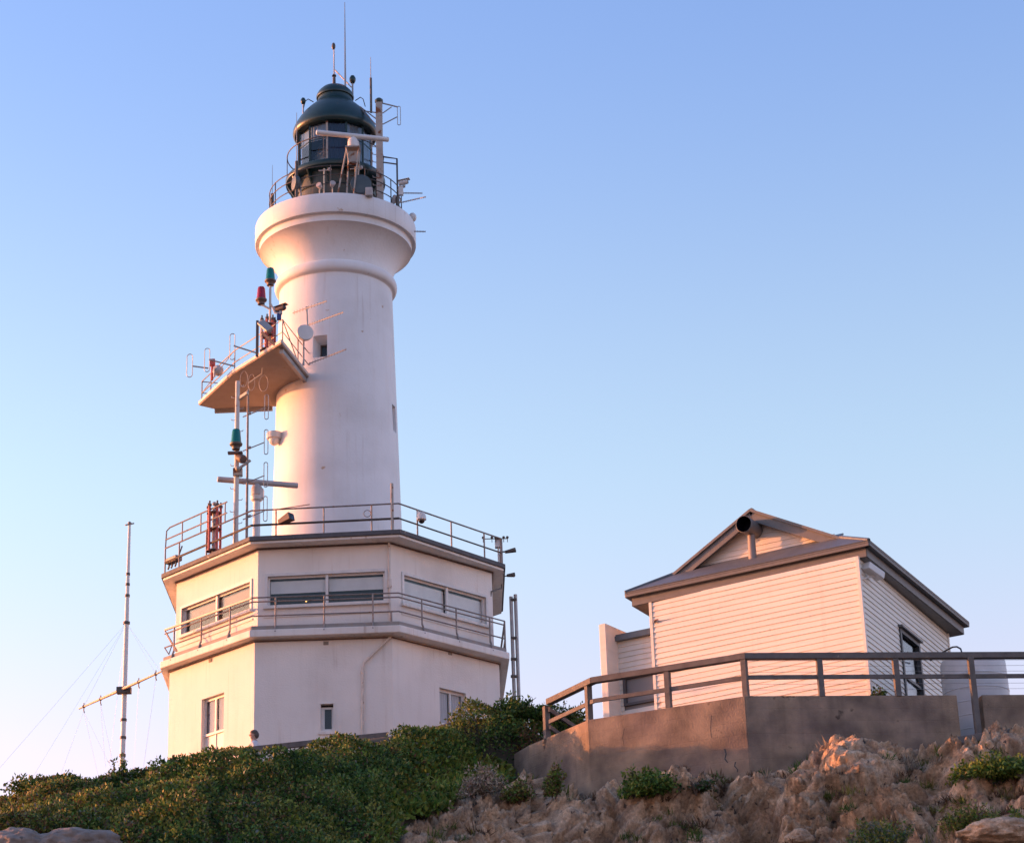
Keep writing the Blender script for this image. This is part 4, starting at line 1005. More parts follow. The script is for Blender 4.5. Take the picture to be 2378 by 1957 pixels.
y1_, y2_, y3_, y4_ = [ya_.lerp(yb_, f) + off_ - V((0, 0, .12)) for f in (.06, .27, .73, .93)]
for a, px, py in ((y1_, 228, 1800), (y1_, 262, 1790), (y1_, 140, 1800), (y2_, 245, 1780), (y2_, 262, 1770), (y3_, 310, 1790), (y4_, 332, 1790)): wire(a, PX(px, py, 53.4))
for a in (ya_.lerp(yb_, .06), ya_.lerp(yb_, .93)): wire(ring, a + off_)
gw.build('guy_wires', 'white', mast)

# ================================================================== WEATHERBOARD HOUSE
ZG, ZW = 15.43, 15.15
L, K, Mg = [PZ(*q, ZG) for q in ((1452, 1379), (2017.7, 1257.4), (2249.5, 1447.5))]
N = L + (Mg - K)
Lw, Kw, Mw = [PZ(*q, ZW) for q in ((1511, 1399), (1991, 1292), (2199, 1469))]
dH = (Mg - K).normalized(); eH = (K - L).normalized(); nH = V((-eH.y, eH.x, 0))
hs = thing('weatherboard_house', 'white weatherboard cottage with a grey gabled roof behind the concrete wall', 'house', V((Kw.x, Kw.y, 11.62)))
def boards(mb, p, q, z0, z1, ops=(), pitch=.125, clip=None, lap=.024):
    p, q = V((p.x, p.y, 0)), V((q.x, q.y, 0)); Lg = (q - p).length; e = (q - p) / Lg; out = V((e.y, -e.x, 0))
    z = z0; k = 0
    while z < z1 - .01:
        zt = min(z + pitch, z1); segs = [(0, Lg)]
        if clip: segs = [clip((z + zt) / 2)]
        for o in ops:
            if o[3] > z + .01 and o[2] < zt - .01:
                new = []
                for a, b in segs:
                    if o[0] > a: new.append((a, min(o[0], b)))
                    if o[1] < b: new.append((max(o[1], a), b))
                segs = [s for s in new if s[1] - s[0] > .01]
        for a, b in segs:
            if b - a < .02: continue
            # boards come in lengths, each sitting a hair differently
            cuts = [a]; c = a + random.uniform(1.2, 3.5)
            while c < b - .5: cuts.append(c); c += random.uniform(2.0, 3.6)
            cuts.append(b)
            for c0, c1 in zip(cuts, cuts[1:]):
                j = random.uniform(-.003, .003); dz0, dz1 = random.uniform(-.004, .004), random.uniform(-.004, .004)
                A = p + e * c0; B = p + e * (c1 - .002); o_ = out * (lap + j)
                vs = [A + o_ + Zv * (z + dz0), B + o_ + Zv * (z + dz1), B + out * .002 + Zv * (zt + .012), A + out * .002 + Zv * (zt + .012), A + Zv * (z + dz0), B + Zv * (z + dz1)]
                mb.add(vs, [(0, 1, 2, 3), (4, 5, 1, 0), (0, 3, 4), (1, 5, 2)])
        z = zt; k += 1
    return p, e, out
ZB = 11.55
mb = MB(); boards(mb, Lw, Kw, ZB, ZW); mb.build('front_wall', 'board', hs)
sp, sq = plan(Kw), plan(Mw)
es = (sq - sp).normalized(); ns = V((-es.y, es.x, 0))
def uz2(x, y): P = PP(x, y, sp, ns); return (P - sp).dot(es), P.z
w_ = [uz2(*q) for q in ((2090, 1460), (2135.5, 1497), (2099, 1640), (2143, 1640))]
wo_ = ((w_[0][0] + w_[2][0]) / 2, (w_[1][0] + w_[3][0]) / 2, 12.02, w_[0][1])
mb = MB(); boards(mb, Kw, Mw, ZB, ZW, [wo_]); mb.build('side_wall', 'board', hs)
# far walls close the box
Nw = Lw + (Mw - Kw)
mb = MB(); boards(mb, Mw, Nw, ZB, ZW); boards(mb, Nw, Lw, ZB, ZW); mb.build('rear_wall', 'board', hs)
mb = MB()
for c in (Lw, Kw, Mw, Nw): mb.beam((c.x, c.y, ZB), (c.x, c.y, ZW), .07, .07, up=eH)
mb.build('corner_trim', 'board', hs)
# window in the side wall
def sb(mb, ua, ub, za, zb, d, t): mb.box(sp + es * (ua + ub) / 2 + ns * d + Zv * (za + zb) / 2, (ub - ua, t, zb - za), (es, ns, Zv))
u0, u1, z0, z1 = wo_
f = MB(); sb(f, u0, u0 + .10, z0, z1, .0, .10); sb(f, u1 - .10, u1, z0, z1, .0, .10); sb(f, u0 + .101, u1 - .101, z1 - .10, z1, .0, .10); sb(f, u0 + .101, u1 - .101, z0, z0 + .10, .0, .10); sb(f, u0 + .101, u1 - .101, (z0 + z1) / 2 - .02, (z0 + z1) / 2 + .04, .02, .06)
hw = f.build('window', mat('dark_green_frame', (.05, .06, .065), None, 5, .5), hs)
g = MB(); sb(g, u0 + .1, u1 - .1, z0 + .1, z1 - .1, .035, .008); g.build('pane', 'glass', hw)
g = MB(); sb(g, u0 + .1, u1 - .1, z0 + .1, z1 - .45, .16, .01); g.build('curtain', 'paleblind', hw)
g = MB(); sb(g, u0 + .05, u1 - .05, z0 + .05, z1 - .02, .24, .01); g.build('room_back', 'dark', hw)
g = MB(); sb(g, u0 - .04, u1 + .04, z1 + .002, z1 + .05, -.05, .14); g.build('head_flashing', 'housetrim', hw)

# roof: gable on a hipped skirt
A = PP(1745.8, 1190, (L + K) / 2, V((dH.y, -dH.x, 0)))
FLf, FRf = PP(1571.5, 1335.7, A, nH), PP(1947, 1253, A, nH)
Dp = (Mg - K).length; bk = dH * (Dp - 2 * (A - (L + K) / 2).dot(dH))
A2, FL2, FR2 = A + bk, FLf + bk, FRf + bk
rf = MB()
for pts in ([L, K, FRf, FLf], [K, Mg, FR2, FRf], [FRf, FR2, A2, A], [N, L, FLf, FL2], [FL2, FLf, A, A2], [Mg, N, FL2, FR2]): rf.slab(pts, .045)
up_ = dH * .42 + Zv * .24
rf.slab([FLf, FRf, FRf + up_, FLf + up_], .04)
roof = rf.build('roof', 'zinc', hs)
rb_ = MB(); rb_.path([A + Zv * .05 - dH * .02, A2 + Zv * .05], .06, 8); rb_.path([K + Zv * .04, FRf + Zv * .06], .045, 8); rb_.path([L + Zv * .04, FLf + Zv * .06], .045, 8); rb_.build('ridge_cap', 'zinc', roof, smooth=50)
# corrugation crests along the skirt's upper edge
q = MB()
for k in range(60):
    f_ = (k + .5) / 60; q.path([K.lerp(Mg, .1 + .8 * f_) + Zv * .055, FRf.lerp(FR2, f_) + Zv * .06, A.lerp(A2, f_) + Zv * .05], .010, 5)
q.build('corrugation', 'zinc', roof)
bg_ = MB()
for P0 in (FLf, FRf):
    dn = (A - P0).normalized()
    bg_.beam(P0 - dn * .05 - dH * .03 - Zv * .10, A - dH * .03 - Zv * .10, .05, .20, up=Zv)
    bg_.beam(P0 - dn * .08 - dH * .05 + Zv * .035, A - dH * .05 + Zv * .035, .12, .06, up=Zv)
    bg_.beam(P0 + dH * .06 - Zv * .13 + dn * .1, A + dH * .06 - Zv * .13, .14, .03, up=Zv)
bg_.build('barge_board', 'housetrim', hs)
gset = dH * .19
gl, gr, ga = FLf + gset + Zv * .10, FRf + gset + Zv * .10, A + gset - Zv * .06
def clipf(z):
    t = (z - gl.z) / (ga.z - gl.z); return ((gr - gl).length * .5 * t, (gr - gl).length * (1 - .5 * t))
mb = MB(); boards(mb, gl, gr, gl.z, ga.z - .05, pitch=.125, clip=clipf); mb.slab([gl + dH * .05, gr + dH * .05, ga + dH * .05], .02); mb.build('gable_wall', 'board', hs)
# gutters, fascia and soffit
def ipt(p, a, b): return p
gt, fs_, = MB(), MB()
inn = [p for p in corner_poly([xy(L), xy(K), xy(Mg), xy(N)], .11)] if False else None
poly4 = [xy(L), xy(K), xy(Mg), xy(N)]
i1 = [V((*p, 0)) for p in inset(poly4, .12)]
for k in range(4):
    a, b = [L, K, Mg, N][k], [L, K, Mg, N][(k + 1) % 4]; e_ = (b - a).normalized(); n_ = V((-e_.y, e_.x, 0))
    a2, b2 = a + n_ * .05 - Zv * .045, b + n_ * .05 - Zv * .045
    gt.beam(a2, b2, .13, .085); gt.beam(a2 - n_ * .06 + Zv * .04, b2 - n_ * .06 + Zv * .04, .03, .03)
    fs_.beam(i1[k] + Zv * (ZW + .10), i1[(k + 1) % 4] + Zv * (ZW + .10), .03, .20)
gt.build('gutter', 'housetrim', hs, bevel=.01)
fs_.build('fascia', 'housetrim', hs)
MB().prism(inset(poly4, .135), ZW - .012, ZW + .012).build('soffit', 'housetrim', hs)
# annex on the left with its wing wall
seta = nH * .25
aL = plan(Lw) + seta; aF = PP(1406, 1560, aL, nH); aF = plan(aF)
za = PP(1512, 1470, aL, nH).z
u_of = lambda x, y: ((plan(PP(x, y, aL, nH)) - aF).dot((aL - aF).normalized()), PP(x, y, aL, nH).z)
oa = [u_of(*q) for q in ((1446.6, 1574), (1519, 1560), (1452, 1641), (1521, 1626))]
oan = ((oa[0][0] + oa[2][0]) / 2, (aL - aF).length - .02, (oa[2][1] + oa[3][1]) / 2, (oa[0][1] + oa[1][1]) / 2)
mb = MB(); boards(mb, aF, aL, ZB - .6, za, [oan]); aw = mb.build('annex_wall', 'board', hs)
ea_ = (aL - aF).normalized()
def ab(mb, ua, ub, z0, z1, d, t): mb.box(aF + ea_ * (ua + ub) / 2 + nH * d + Zv * (z0 + z1) / 2, (ub - ua, t, z1 - z0), (ea_, nH, Zv))
f = MB(); ab(f, oan[0], oan[0] + .07, oan[2], oan[3], -.01, .07); ab(f, oan[0] + .071, oan[1], oan[2], oan[2] + .06, -.01, .07); ab(f, oan[0] + .071, oan[1], oan[3] - .05, oan[3], -.01, .07)
f = f.build('window', mat('dark_grey_frame', (.09, .085, .09), None, 5, .5), aw)
g = MB(); ab(g, oan[0] - .06, oan[1] + .02, oan[2] - .10, oan[3] + .06, .035, .02); g.build('board_panel', mat('grey_board', (.22, .21, .21), None, 3, .45), f)
ft = PP(1393.5, 1467, aF, nH).z
fw0 = PP(1393, 1500, aF - nH * .55, nH); fwp = plan(fw0)
mb = MB(); mb.prism([xy(fwp), xy(fwp + eH * .17), xy(fwp + eH * .17 + nH * 1.6), xy(fwp + nH * 1.6)], ZB - .8, ft); mb.build('wing_wall', 'board', hs, bevel=.01)
mb = MB(); mb.beam(aF - nH * .08 + Zv * (za + .0), aL - nH * .08 + Zv * (za + .0), .13, .11); mb.slab([aF - nH * .1 + Zv * (za + .07), aL - nH * .1 + Zv * (za + .07), aL + nH * 2 + Zv * (za + .12), aF + nH * 2 + Zv * (za + .12)], .03); mb.build('annex_roof', 'zinc', hs)
# fog horn pipe on the gable
h0 = PX(1726.6, 1216, (A.y - .42)); h1 = h0 - V((-.50, -.86, -.02)) * .72
t = thing('fog_horn', 'dark mouthed pipe horn on a post in front of the gable', 'horn', V((h0.x + .2, h0.y + .35, A.z - .85)))
q = MB(); q.lathe([(.182, .012), (.186, 0), (.198, .01), (.20, .05), (.19, .07), (.185, .60), (.175, .66), (.12, .70), (0, .70)], h0, 28, axis=(h1 - h0), caps=False); q.build('barrel', 'housetrim', t, smooth=40)
q = MB(); q.lathe([(.183, .008), (.178, .05), (.15, .34), (0, .36)], h0, 28, axis=(h1 - h0), caps=False); q.build('mouth', mat('horn_mouth_black', (.004, .004, .012), None, 6, .7, spec=.15), t, smooth=40)
pt_ = h0.lerp(h1, .52); pbt = PX(1752, 1298, pt_.y + .05)
q = MB(); q.path([(pt_.x, pt_.y, pbt.z - .12), (pt_.x, pt_.y, pbt.z + .15), (pt_.x, pt_.y, pt_.z - .10)], [.105, .092, .08], 10); q.build('post', mat('post_paint', (.32, .26, .23), None, 6, .6), t, smooth=40)
# white lamp box under the eave on the side wall
c = PX(2028, 1326, Kw.y + .35); t = thing('eave_lamp', 'white box lamp on a bracket below the eave at the house corner', 'lamp', c)
q = MB(); dv = V((.62, .55, -.28)).normalized(); s_ = dv.cross(Zv).normalized(); q.box(c, (.52, .22, .17), (dv, s_, s_.cross(dv))); q.build('casing', 'white', t, bevel=.02)
q = MB(); q.path([c + dv * .1 - Zv * .05, PX(2012, 1341, Kw.y + .3), PX(1999, 1345, Kw.y + .12)], .022, 6); q.build('bracket', 'white', t)
c = PP(1524, 1444, plan(Lw), nH) - nH * .05; t = thing('wall_bracket', 'rusty hook bracket near the top left of the house front', 'bracket', c)
q = MB(); q.path([c, c - nH * .06 + Zv * .02, c - nH * .07 + eH * .12 + Zv * .01], .016, 6); q.box(c, (.06, .04, .06)); q.build('hook', 'rust', t)

# ================================================================== CONCRETE WALL, TIMBER FENCE, TANK
ZT = 11.86
wtop = [plan(PZ(*q, ZT)) for q in ((1193, 1750), (1227, 1730), (1365, 1670.5), (1730, 1615), (2222, 1613))]
gap1 = plan(PZ(2279, 1612.5, ZT)); wend = plan(PZ(2750, 1609, ZT))
def offs(line, d):
    out = []
    for i, p in enumerate(line):
        es_ = []
        if i > 0: es_.append((line[i] - line[i - 1]).normalized())
        if i < len(line) - 1: es_.append((line[i + 1] - line[i]).normalized())
        n = sum((V((-e.y, e.x, 0)) for e in es_), V((0, 0, 0))) / len(es_); n0 = V((-es_[0].y, es_[0].x, 0)); n = n / max(n.dot(n0), .3) if len(es_) > 1 else n
        out.append(p + n * d)
    return out
cw_ = thing('retaining_wall', 'stained old concrete retaining wall stepping round the corner below the timber fence', 'wall', V((wtop[3].x, wtop[3].y, 9.0)))
def wall_run(line, name):
    ib = offs(line, .28); mb = MB(); nseg = len(line) - 1
    for i in range(nseg):
        mb.prism([xy(line[i]), xy(line[i + 1]), xy(ib[i + 1]), xy(ib[i])], 8.2, ZT - (.0 if i else .0))
    return mb.build(name, 'concrete', cw_, bevel=.018)
wall_run(wtop[:2], 'end_block'); wall_run(wtop[1:4], 'wall_run'); wall_run(wtop[3:5], 'wall_run'); wall_run([gap1, wend], 'wall_run')
n2_ = (wtop[3] - wtop[2]).normalized(); n2_ = V((n2_.y, -n2_.x, 0))
def crack(pts, w):
    q = MB()
    for (x0, y0), (x1, y1) in zip(pts, pts[1:]):
        a_, b_ = PP(x0, y0, wtop[2] + n2_ * .003, n2_), PP(x1, y1, wtop[2] + n2_ * .003, n2_); sd_ = V((-n2_.y, n2_.x, 0))
        q.add([a_ - sd_ * w * .5, a_ + sd_ * w * .5, b_ + sd_ * w * random.uniform(.2, .6), b_ - sd_ * w * random.uniform(.2, .6)], [(0, 1, 2, 3)])
    q.build('crack', 'blackface', cw_)
crack([(1683, 1738), (1686, 1750), (1684, 1762), (1690, 1770)], .035); crack([(1708, 1768), (1706, 1778), (1713, 1786), (1712, 1792)], .03); crack([(1652, 1660), (1650, 1690), (1652, 1712)], .010); crack([(1450, 1690), (1446, 1712), (1449, 1730)], .008)
fence = thing('timber_fence', 'weathered timber post and rail fence along the top of the concrete wall', 'fence', V((wtop[3].x, wtop[3].y, ZT)))
zr_ = 12.78
fl = [plan(PZ(*q, zr_)) for q in ((1265, 1622), (1370, 1571), (1729, 1514), (2750, 1510))]
fi = offs(fl, .10)
for i in range(3):
    q = MB(); q.beam(fi[i] + Zv * (zr_ - .065), fi[i + 1] + Zv * (zr_ - .065), .16, .13, ext=.03 if i else .0); q.build('top_rail', 'timber', fence, bevel=.01)
    q = MB(); a_ = fi[i] + Zv * 12.27; b_ = fi[i + 1] + Zv * 12.27
    q.beam(a_, b_, .05, .09); q.build('mid_rail', 'timber', fence, bevel=.006)
for i, px in ((0, 1265), (0, 1364), (1, 1549), (1, 1729), (2, 1904), (2, 2081), (2, 2254), (2, 2440)):
    e_ = (fi[i + 1] - fi[i]).normalized(); P = plan(PP(px, 1560, fi[i] + Zv * 12.3, V((-e_.y, e_.x, 0)))); e2 = e_
    zb = 10.95 if px == 2254 else ZT - .02
    P = P - V((-e_.y, e_.x, 0)) * (.07 if px == 2254 else 0)
    q = MB(); q.beam(P + Zv * zb, P + Zv * (zr_ - .13), .13, .12, up=e2); q.build('post', 'timber', fence, bevel=.008)
q = MB()
for z in (12.62, 12.50, 12.38, 12.12, 12.0): q.path([fi[2] + Zv * z, fi[3] + Zv * z], .0035, 4)
q.build('fence_wire', 'steel', fence)
# short return of the fence behind, on the left
q = MB(); bq = fi[0]; far = bq + V((1.4, 3.6, 0))
q.beam(bq + Zv * 12.55, far + Zv * 12.45, .05, .10); q.beam(bq + Zv * 12.15, far + Zv * 11.95, .05, .09); q.beam(far + Zv * 11.6, far + Zv * 12.6, .11, .11)
q.build('return_rail', 'timber', fence)
sl0, sl1 = PX(2212, 1722, 45.75), PX(2560, 1672, 45.9)
t = thing('sleeper_beam', 'heavy dark timber beam lying at the foot of the wall on the right', 'beam', (sl0 + sl1) / 2)
q = MB(); q.beam(sl0, sl1, .2, .16); q.build('beam', 'timber', t, bevel=.015)

YT = 48.7; tc_ = PX(2262, 1570, YT); kt = FPX / tc_.dot(FW); rt_ = 76 / kt
ztop = PX(2262, 1534, YT).z
t = thing('water_tank', 'pale grey plastic water tank with a rounded top behind the fence on the right', 'tank', V((tc_.x, YT, 10.7)))
pr = [(rt_, 10.7), (rt_ * 1.0, ztop - .45), (rt_ * .985, ztop - .08), (rt_ * .95, ztop - .01), (rt_ * .80, ztop + .04), (rt_ * .3, ztop + .08), (.2, ztop + .09), (.2, ztop + .13), (0, ztop + .13)]
q = MB(); q.lathe(pr, (tc_.x, YT, 0), 56); q.build('drum', 'tank', t, smooth=35)
q = MB(); q.lathe([(rt_ + .001, ztop - .46), (rt_ + .012, ztop - .44), (rt_ + .012, ztop - .42), (rt_ + .001, ztop - .40)], (tc_.x, YT, 0), 56)
for k in range(7): q.lathe([(rt_, 10.9 + .3 * k), (rt_ + .01, 10.915 + .3 * k), (rt_, 10.93 + .3 * k)], (tc_.x, YT, 0), 56)
q.build('hoop', 'tank', t, smooth=35)
t = thing('inlet_hose', 'thin dark hose arching from the house wall over to the tank', 'pipe', PX(2195, 1520, 50.5))
q = MB(); q.path([PX(2160, 1533, 51), PX(2178, 1521, 50.8), PX(2200, 1508, 50.6), PX(2212, 1502, 50.2), PX(2222, 1501, 49.8), PX(2231, 1506, 49.4), PX(2234, 1516, 49.2), PX(2234, 1545, 48.9)], .02, 6); q.build('hose', 'darksteel', t, smooth=60)

# ================================================================== NOISE (for the ground, the rock and the scrub)
def hash3(i, j, k, s=0):
    n = (i.astype(np.int64) * 374761393 + j.astype(np.int64) * 668265263 + k.astype(np.int64) * 2147483647 + s * 1274126177) & 0xffffffff
    n = ((n ^ (n >> 13)) * 1274126177) & 0xffffffff
    return ((n ^ (n >> 16)) & 0xffff) / 65535.0
def vnoise(P, s=0):
    f = np.floor(P); t = P - f; t = t * t * t * (t * (t * 6 - 15) + 10); i, j, k = f[:, 0], f[:, 1], f[:, 2]
    r = 0
    for a in (0, 1):
        for b in (0, 1):
            for c in (0, 1):
                w = (t[:, 0] if a else 1 - t[:, 0]) * (t[:, 1] if b else 1 - t[:, 1]) * (t[:, 2] if c else 1 - t[:, 2])
                r = r + w * hash3(i + a, j + b, k + c, s)
    return r
def fbm(P, sc, o=4, s=0):
    P = np.asarray(P, float) * sc; r = 0; a = .5; tot = 0
    for q in range(o): r = r + a * vnoise(P, s + q); tot += a; a *= .5; P = P * 2.03 + 17.1
    return r / tot
def worley(P, sc, s=0):
    P = np.asarray(P, float) * sc; f = np.floor(P); best = np.full(len(P), 9.0)
    for a in (-1, 0, 1):
        for b in (-1, 0, 1):
            for c in (-1, 0, 1):
                i, j, k = f[:, 0] + a, f[:, 1] + b, f[:, 2] + c
                d = (i + hash3(i, j, k, s) - P[:, 0]) ** 2 + (j + hash3(i, j, k, s + 1) - P[:, 1]) ** 2 + (k + hash3(i, j, k, s + 2) - P[:, 2]) ** 2
                best = np.minimum(best, d)
    return np.sqrt(best)
def cells(P, sc, s=0):
    P = np.asarray(P, float) * sc; f = np.floor(P); best = np.full(len(P), 9.0); sec = np.full(len(P), 9.0); cid = np.zeros(len(P))
    for a in (-1, 0, 1):
        for b in (-1, 0, 1):
            i, j, k = f[:, 0] + a, f[:, 1] + b, f[:, 2] * 0
            d = np.sqrt((i + hash3(i, j, k, s) - P[:, 0]) ** 2 + (j + hash3(i, j, k, s + 1) - P[:, 1]) ** 2); m = d < best
            sec = np.where(m, best, np.minimum(sec, d)); cid = np.where(m, hash3(i, j, k, s + 9), cid); best = np.where(m, d, best)
    return best, sec, cid
def sstep(x, a, b): t = np.clip((x - a) / (b - a), 0, 1); return t * t * (3 - 2 * t)

# ================================================================== TERRAIN
ctl = []
for px, py, Y in [(-500, 1985, 45.0), (-200, 1950, 45.2), (0, 1892, 45.4), (90, 1850, 45.5), (200, 1852, 45.6), (300, 1842, 45.8), (400, 1832, 46), (600, 1822, 46.4), (760, 1800, 46.8), (900, 1748, 48.8), (1000, 1698, 50.6), (1080, 1660, 51.4), (1180, 1664, 51.7), (1260, 1705, 51.7),
                  (-300, 1990, 42.4), (0, 1950, 42.6), (400, 1898, 43.0), (800, 1850, 44.4), (900, 1846, 46.4), (1000, 1800, 48.6), (1080, 1765, 50.4), (1150, 1806, 49.8),
                  (-300, 2010, 39.6), (0, 1985, 39.6), (400, 1992, 40.0), (700, 1992, 41.0), (900, 1930, 43.4),
                  (1193, 1825, 50.2), (1230, 1832, 49.2), (1365, 1872, 47.1), (1500, 1868, 46.25), (1620, 1856, 45.75), (1740, 1862, 45.5), (1850, 1815, 45.5), (2000, 1785, 45.6), (2130, 1768, 45.7), (2378, 1738, 46.1), (2800, 1670, 46.8),
                  (1010, 1880, 45.4), (1120, 1870, 46.0), (1200, 1876, 46.3), (1480, 1880, 45.45), (1650, 1905, 45.0), (1900, 1812, 45.1), (2080, 1792, 45.2),
                  (1000, 1957, 44.3), (1300, 1957, 44.9), (1500, 1960, 44.7), (1700, 1957, 44.3), (1850, 1957, 44.1), (2050, 1957, 43.4), (2250, 1957, 41.6), (2450, 1957, 40.8), (2250, 1850, 44.0), (2400, 1800, 44.6), (2800, 1900, 42)]:
    ctl.append(tuple(PX(px, py, Y)))
for px in (-600, 200, 1000, 1800, 2900): ctl.append(tuple(PX(px, 2330, 36))); ctl.append(tuple(PX(px, 2800, 26)))
for x in (-40, -15, 0, 15, 40): ctl += [(x, 14, -1.2), (x, 4, -1.7)]
ctl += [(-10, 53, 11.6), (-6, 53, 11.6), (-2, 53.5, 11.7), (-5, 57, 11.5), (-5, 64, 11.4), (0, 60, 11.4), (-9.5, 60, 11.4), (2, 52, 11.4), (5, 49, 11.2), (9.7, 48.7, 10.7), (9.3, 47.0, 10.6), (10, 55, 11.0), (6, 60, 11.2), (-14, 56, 10.2), (-22, 58, 8.0), (-35, 60, 5), (-40, 45, 3.5), (-24, 46, 7.2), (-18, 50, 9.2), (30, 50, 11), (30, 60, 11), (0, 80, 10.6), (-30, 85, 5), (30, 80, 10.5), (40, 100, 9), (0, 110, 9), (-40, 110, 4)]
ctl = np.array(ctl)
def tps(r2): return .5 * r2 * np.log(r2 + 1e-9)
n_ = len(ctl); d2 = ((ctl[:, None, :2] - ctl[None, :, :2]) ** 2).sum(2)
Am = np.zeros((n_ + 3, n_ + 3)); Am[:n_, :n_] = tps(d2) + np.eye(n_) * .15; Am[:n_, n_] = 1; Am[:n_, n_ + 1:] = ctl[:, :2]; Am[n_, :n_] = 1; Am[n_ + 1:, :n_] = ctl[:, :2].T
cf = np.linalg.solve(Am, np.concatenate([ctl[:, 2], [0, 0, 0]]))
def hz(x, y):
    x, y = np.asarray(x, float), np.asarray(y, float); out = np.empty(x.size); xf, yf = x.ravel(), y.ravel()
    for i in range(0, x.size, 20000):
        a, b = xf[i:i + 20000], yf[i:i + 20000]
        r2 = (a[:, None] - ctl[None, :, 0]) ** 2 + (b[:, None] - ctl[None, :, 1]) ** 2
        out[i:i + 20000] = tps(r2) @ cf[:n_] + cf[n_] + cf[n_ + 1] * a + cf[n_ + 2] * b
    return out.reshape(x.shape)
def grid_mesh(name, X, Y, Z, m, smooth=True):
    ny, nx = X.shape; me = bpy.data.meshes.new(name)
    co = np.stack([X, Y, Z], -1).reshape(-1, 3).astype(np.float32)
    idx = np.arange(nx * ny).reshape(ny, nx); q = np.stack([idx[:-1, :-1], idx[:-1, 1:], idx[1:, 1:], idx[1:, :-1]], -1).reshape(-1, 4)
    me.vertices.add(len(co)); me.vertices.foreach_set('co', co.ravel()); me.loops.add(q.size); me.loops.foreach_set('vertex_index', q.ravel().astype(np.int32))
    me.polygons.add(len(q)); me.polygons.foreach_set('loop_start', np.arange(0, q.size, 4, dtype=np.int32)); me.polygons.foreach_set('use_smooth', np.full(len(q), smooth))
    me.update(calc_edges=True); me.validate(); me.materials.append(M[m]); o = bpy.data.objects.new(name, me); COL.objects.link(o); return o
g = MB(); g.add([(-4000, -4000, -1.75), (4000, -4000, -1.75), (4000, 6000, -1.75), (-4000, 6000, -1.75)], [(0, 1, 2, 3)])
tag(g.build('ground', 'sand'), kind='structure')
# which side of the scrub line a ground point lies (photo line sighted onto the ground)
LINE = [(860, 2050), (905, 1957), (945, 1888), (1036, 1852), (1110, 1815), (1188, 1797)]
lx, ly = zip(*[(a, b) for a, b in LINE])
def rocky(X, Y, Z):
    px, py = proj_np(np.stack([X, Y, Z], -1)); yl = np.interp(px, lx, ly, left=2300, right=1500)
    return np.where(Y > 50.35, -200.0, py - yl)
xs, ys = np.arange(-42, 42.01, .4), np.arange(3, 112.01, .4)
X, Y = np.meshgrid(xs, ys); Z = hz(X, Y); P3 = np.stack([X.ravel(), Y.ravel(), Z.ravel()], -1)
Z = Z + ((fbm(P3, .7, 4, 3) - .5) * .35).reshape(Z.shape) - .12
edge_ = np.minimum.reduce([sstep(X, -42, -34), 1 - sstep(X, 34, 42), 1 - sstep(Y, 102, 112)]); Z = Z * edge_ - 2.2 * (1 - edge_)
in_cliff = (X > -5.8) & (X < 14.4) & (Y > 39.4) & (Y < 47.2)
fade_ = sstep(X, -5.2, -4.2) * (1 - sstep(X, 12.9, 13.9)) * sstep(Y, 40.6, 41.6)
Z = np.where(in_cliff, Z - 1.3 * fade_ * sstep(rocky(X, Y, Z), 20, 90), Z)
terr = Z > 99
hill = grid_mesh('hillside', X, Y, Z, 'soil'); tag(hill, kind='structure')
tp = [(-.25, 50.75), (.25, 49.95), (1.55, 47.85), (4.75, 46.22), (8.1, 46.55), (11.1, 53.2), (11.1, 62), (-.4, 62), (-.4, 52)]
g = MB(); g.prism(tp, 8.0, 11.62); tag(g.build('terrace', 'gravel'), kind='structure')

# the weathered limestone face: a fine sheet pushed about along its own normals
xs, ys = np.arange(-5.6, 14.2, .027), np.linspace(0, 1, 290)
Xc = np.repeat(xs[None, :], len(ys), 0)
wx = np.array([p.x for p in wtop] + [gap1.x, wend.x]); wy = np.array([p.y for p in wtop] + [gap1.y, wend.y])
ytop = np.interp(xs, wx, wy) + .15
ytop = np.where(xs < wx[1], 49.4, ytop)
ybot = 39.8
Yc = ybot + (ytop[None, :] - ybot) * ys[:, None]
Zc = hz(Xc, Yc)
gy, gx = np.gradient(Zc); dyy = np.gradient(Yc, axis=0); hx = gx / .026; hy = gy / dyy
nn = np.stack([-hx, -hy, np.ones_like(hx)], -1); nn /= np.linalg.norm(nn, axis=-1, keepdims=True)
nn[..., 1] -= .5; nn /= np.linalg.norm(nn, axis=-1, keepdims=True)
P3 = np.stack([Xc, Yc, Zc * 1.35], -1).reshape(-1, 3)
warp = np.stack([fbm(P3, 1.6, 4, 40), fbm(P3, 1.6, 4, 50), fbm(P3, 1.6, 4, 60)], -1) - .5
Pw = P3 + warp * .7
big = (fbm(Pw, .55, 3, 5) - .48) * 1.3
rid = 1 - np.abs(2 * fbm(Pw, 1.7, 4, 9) - 1); rid = (rid - .75) * .5
zz = Pw[:, 2] * 1.9 + fbm(P3, .5, 3, 71) * 2.0; fr_ = zz - np.floor(zz); z2_ = zz * 2.7; f2_ = z2_ - np.floor(z2_); strata = ((fr_ ** 2 - .33) * .34 + (f2_ ** 2 - .33) * .12) * sstep(fbm(P3, .7, 2, 75), .40, .60)
knob = -(worley(Pw, 3.2, 31) ** 2 - .3) * .36 - (worley(Pw, 7.5, 33) ** 2 - .3) * .17 - (worley(Pw + warp * .3, 16.0, 35) ** 2 - .3) * .08
hole = -np.clip(.40 - worley(P3 + warp * .25, 2.6, 37), 0, 1) * 1.1 * sstep(fbm(P3, .9, 2, 39), .44, .60) - np.clip(.42 - worley(P3 + warp * .3, 6.0, 43), 0, 1) * .22
fine = (fbm(Pw, 16, 3, 81) - .5) * .10
smooth_zone = sstep(P3[:, 0], 7.6, 8.6) * sstep(-P3[:, 1], -45.0, -44.4)       # the smoother red slab on the right
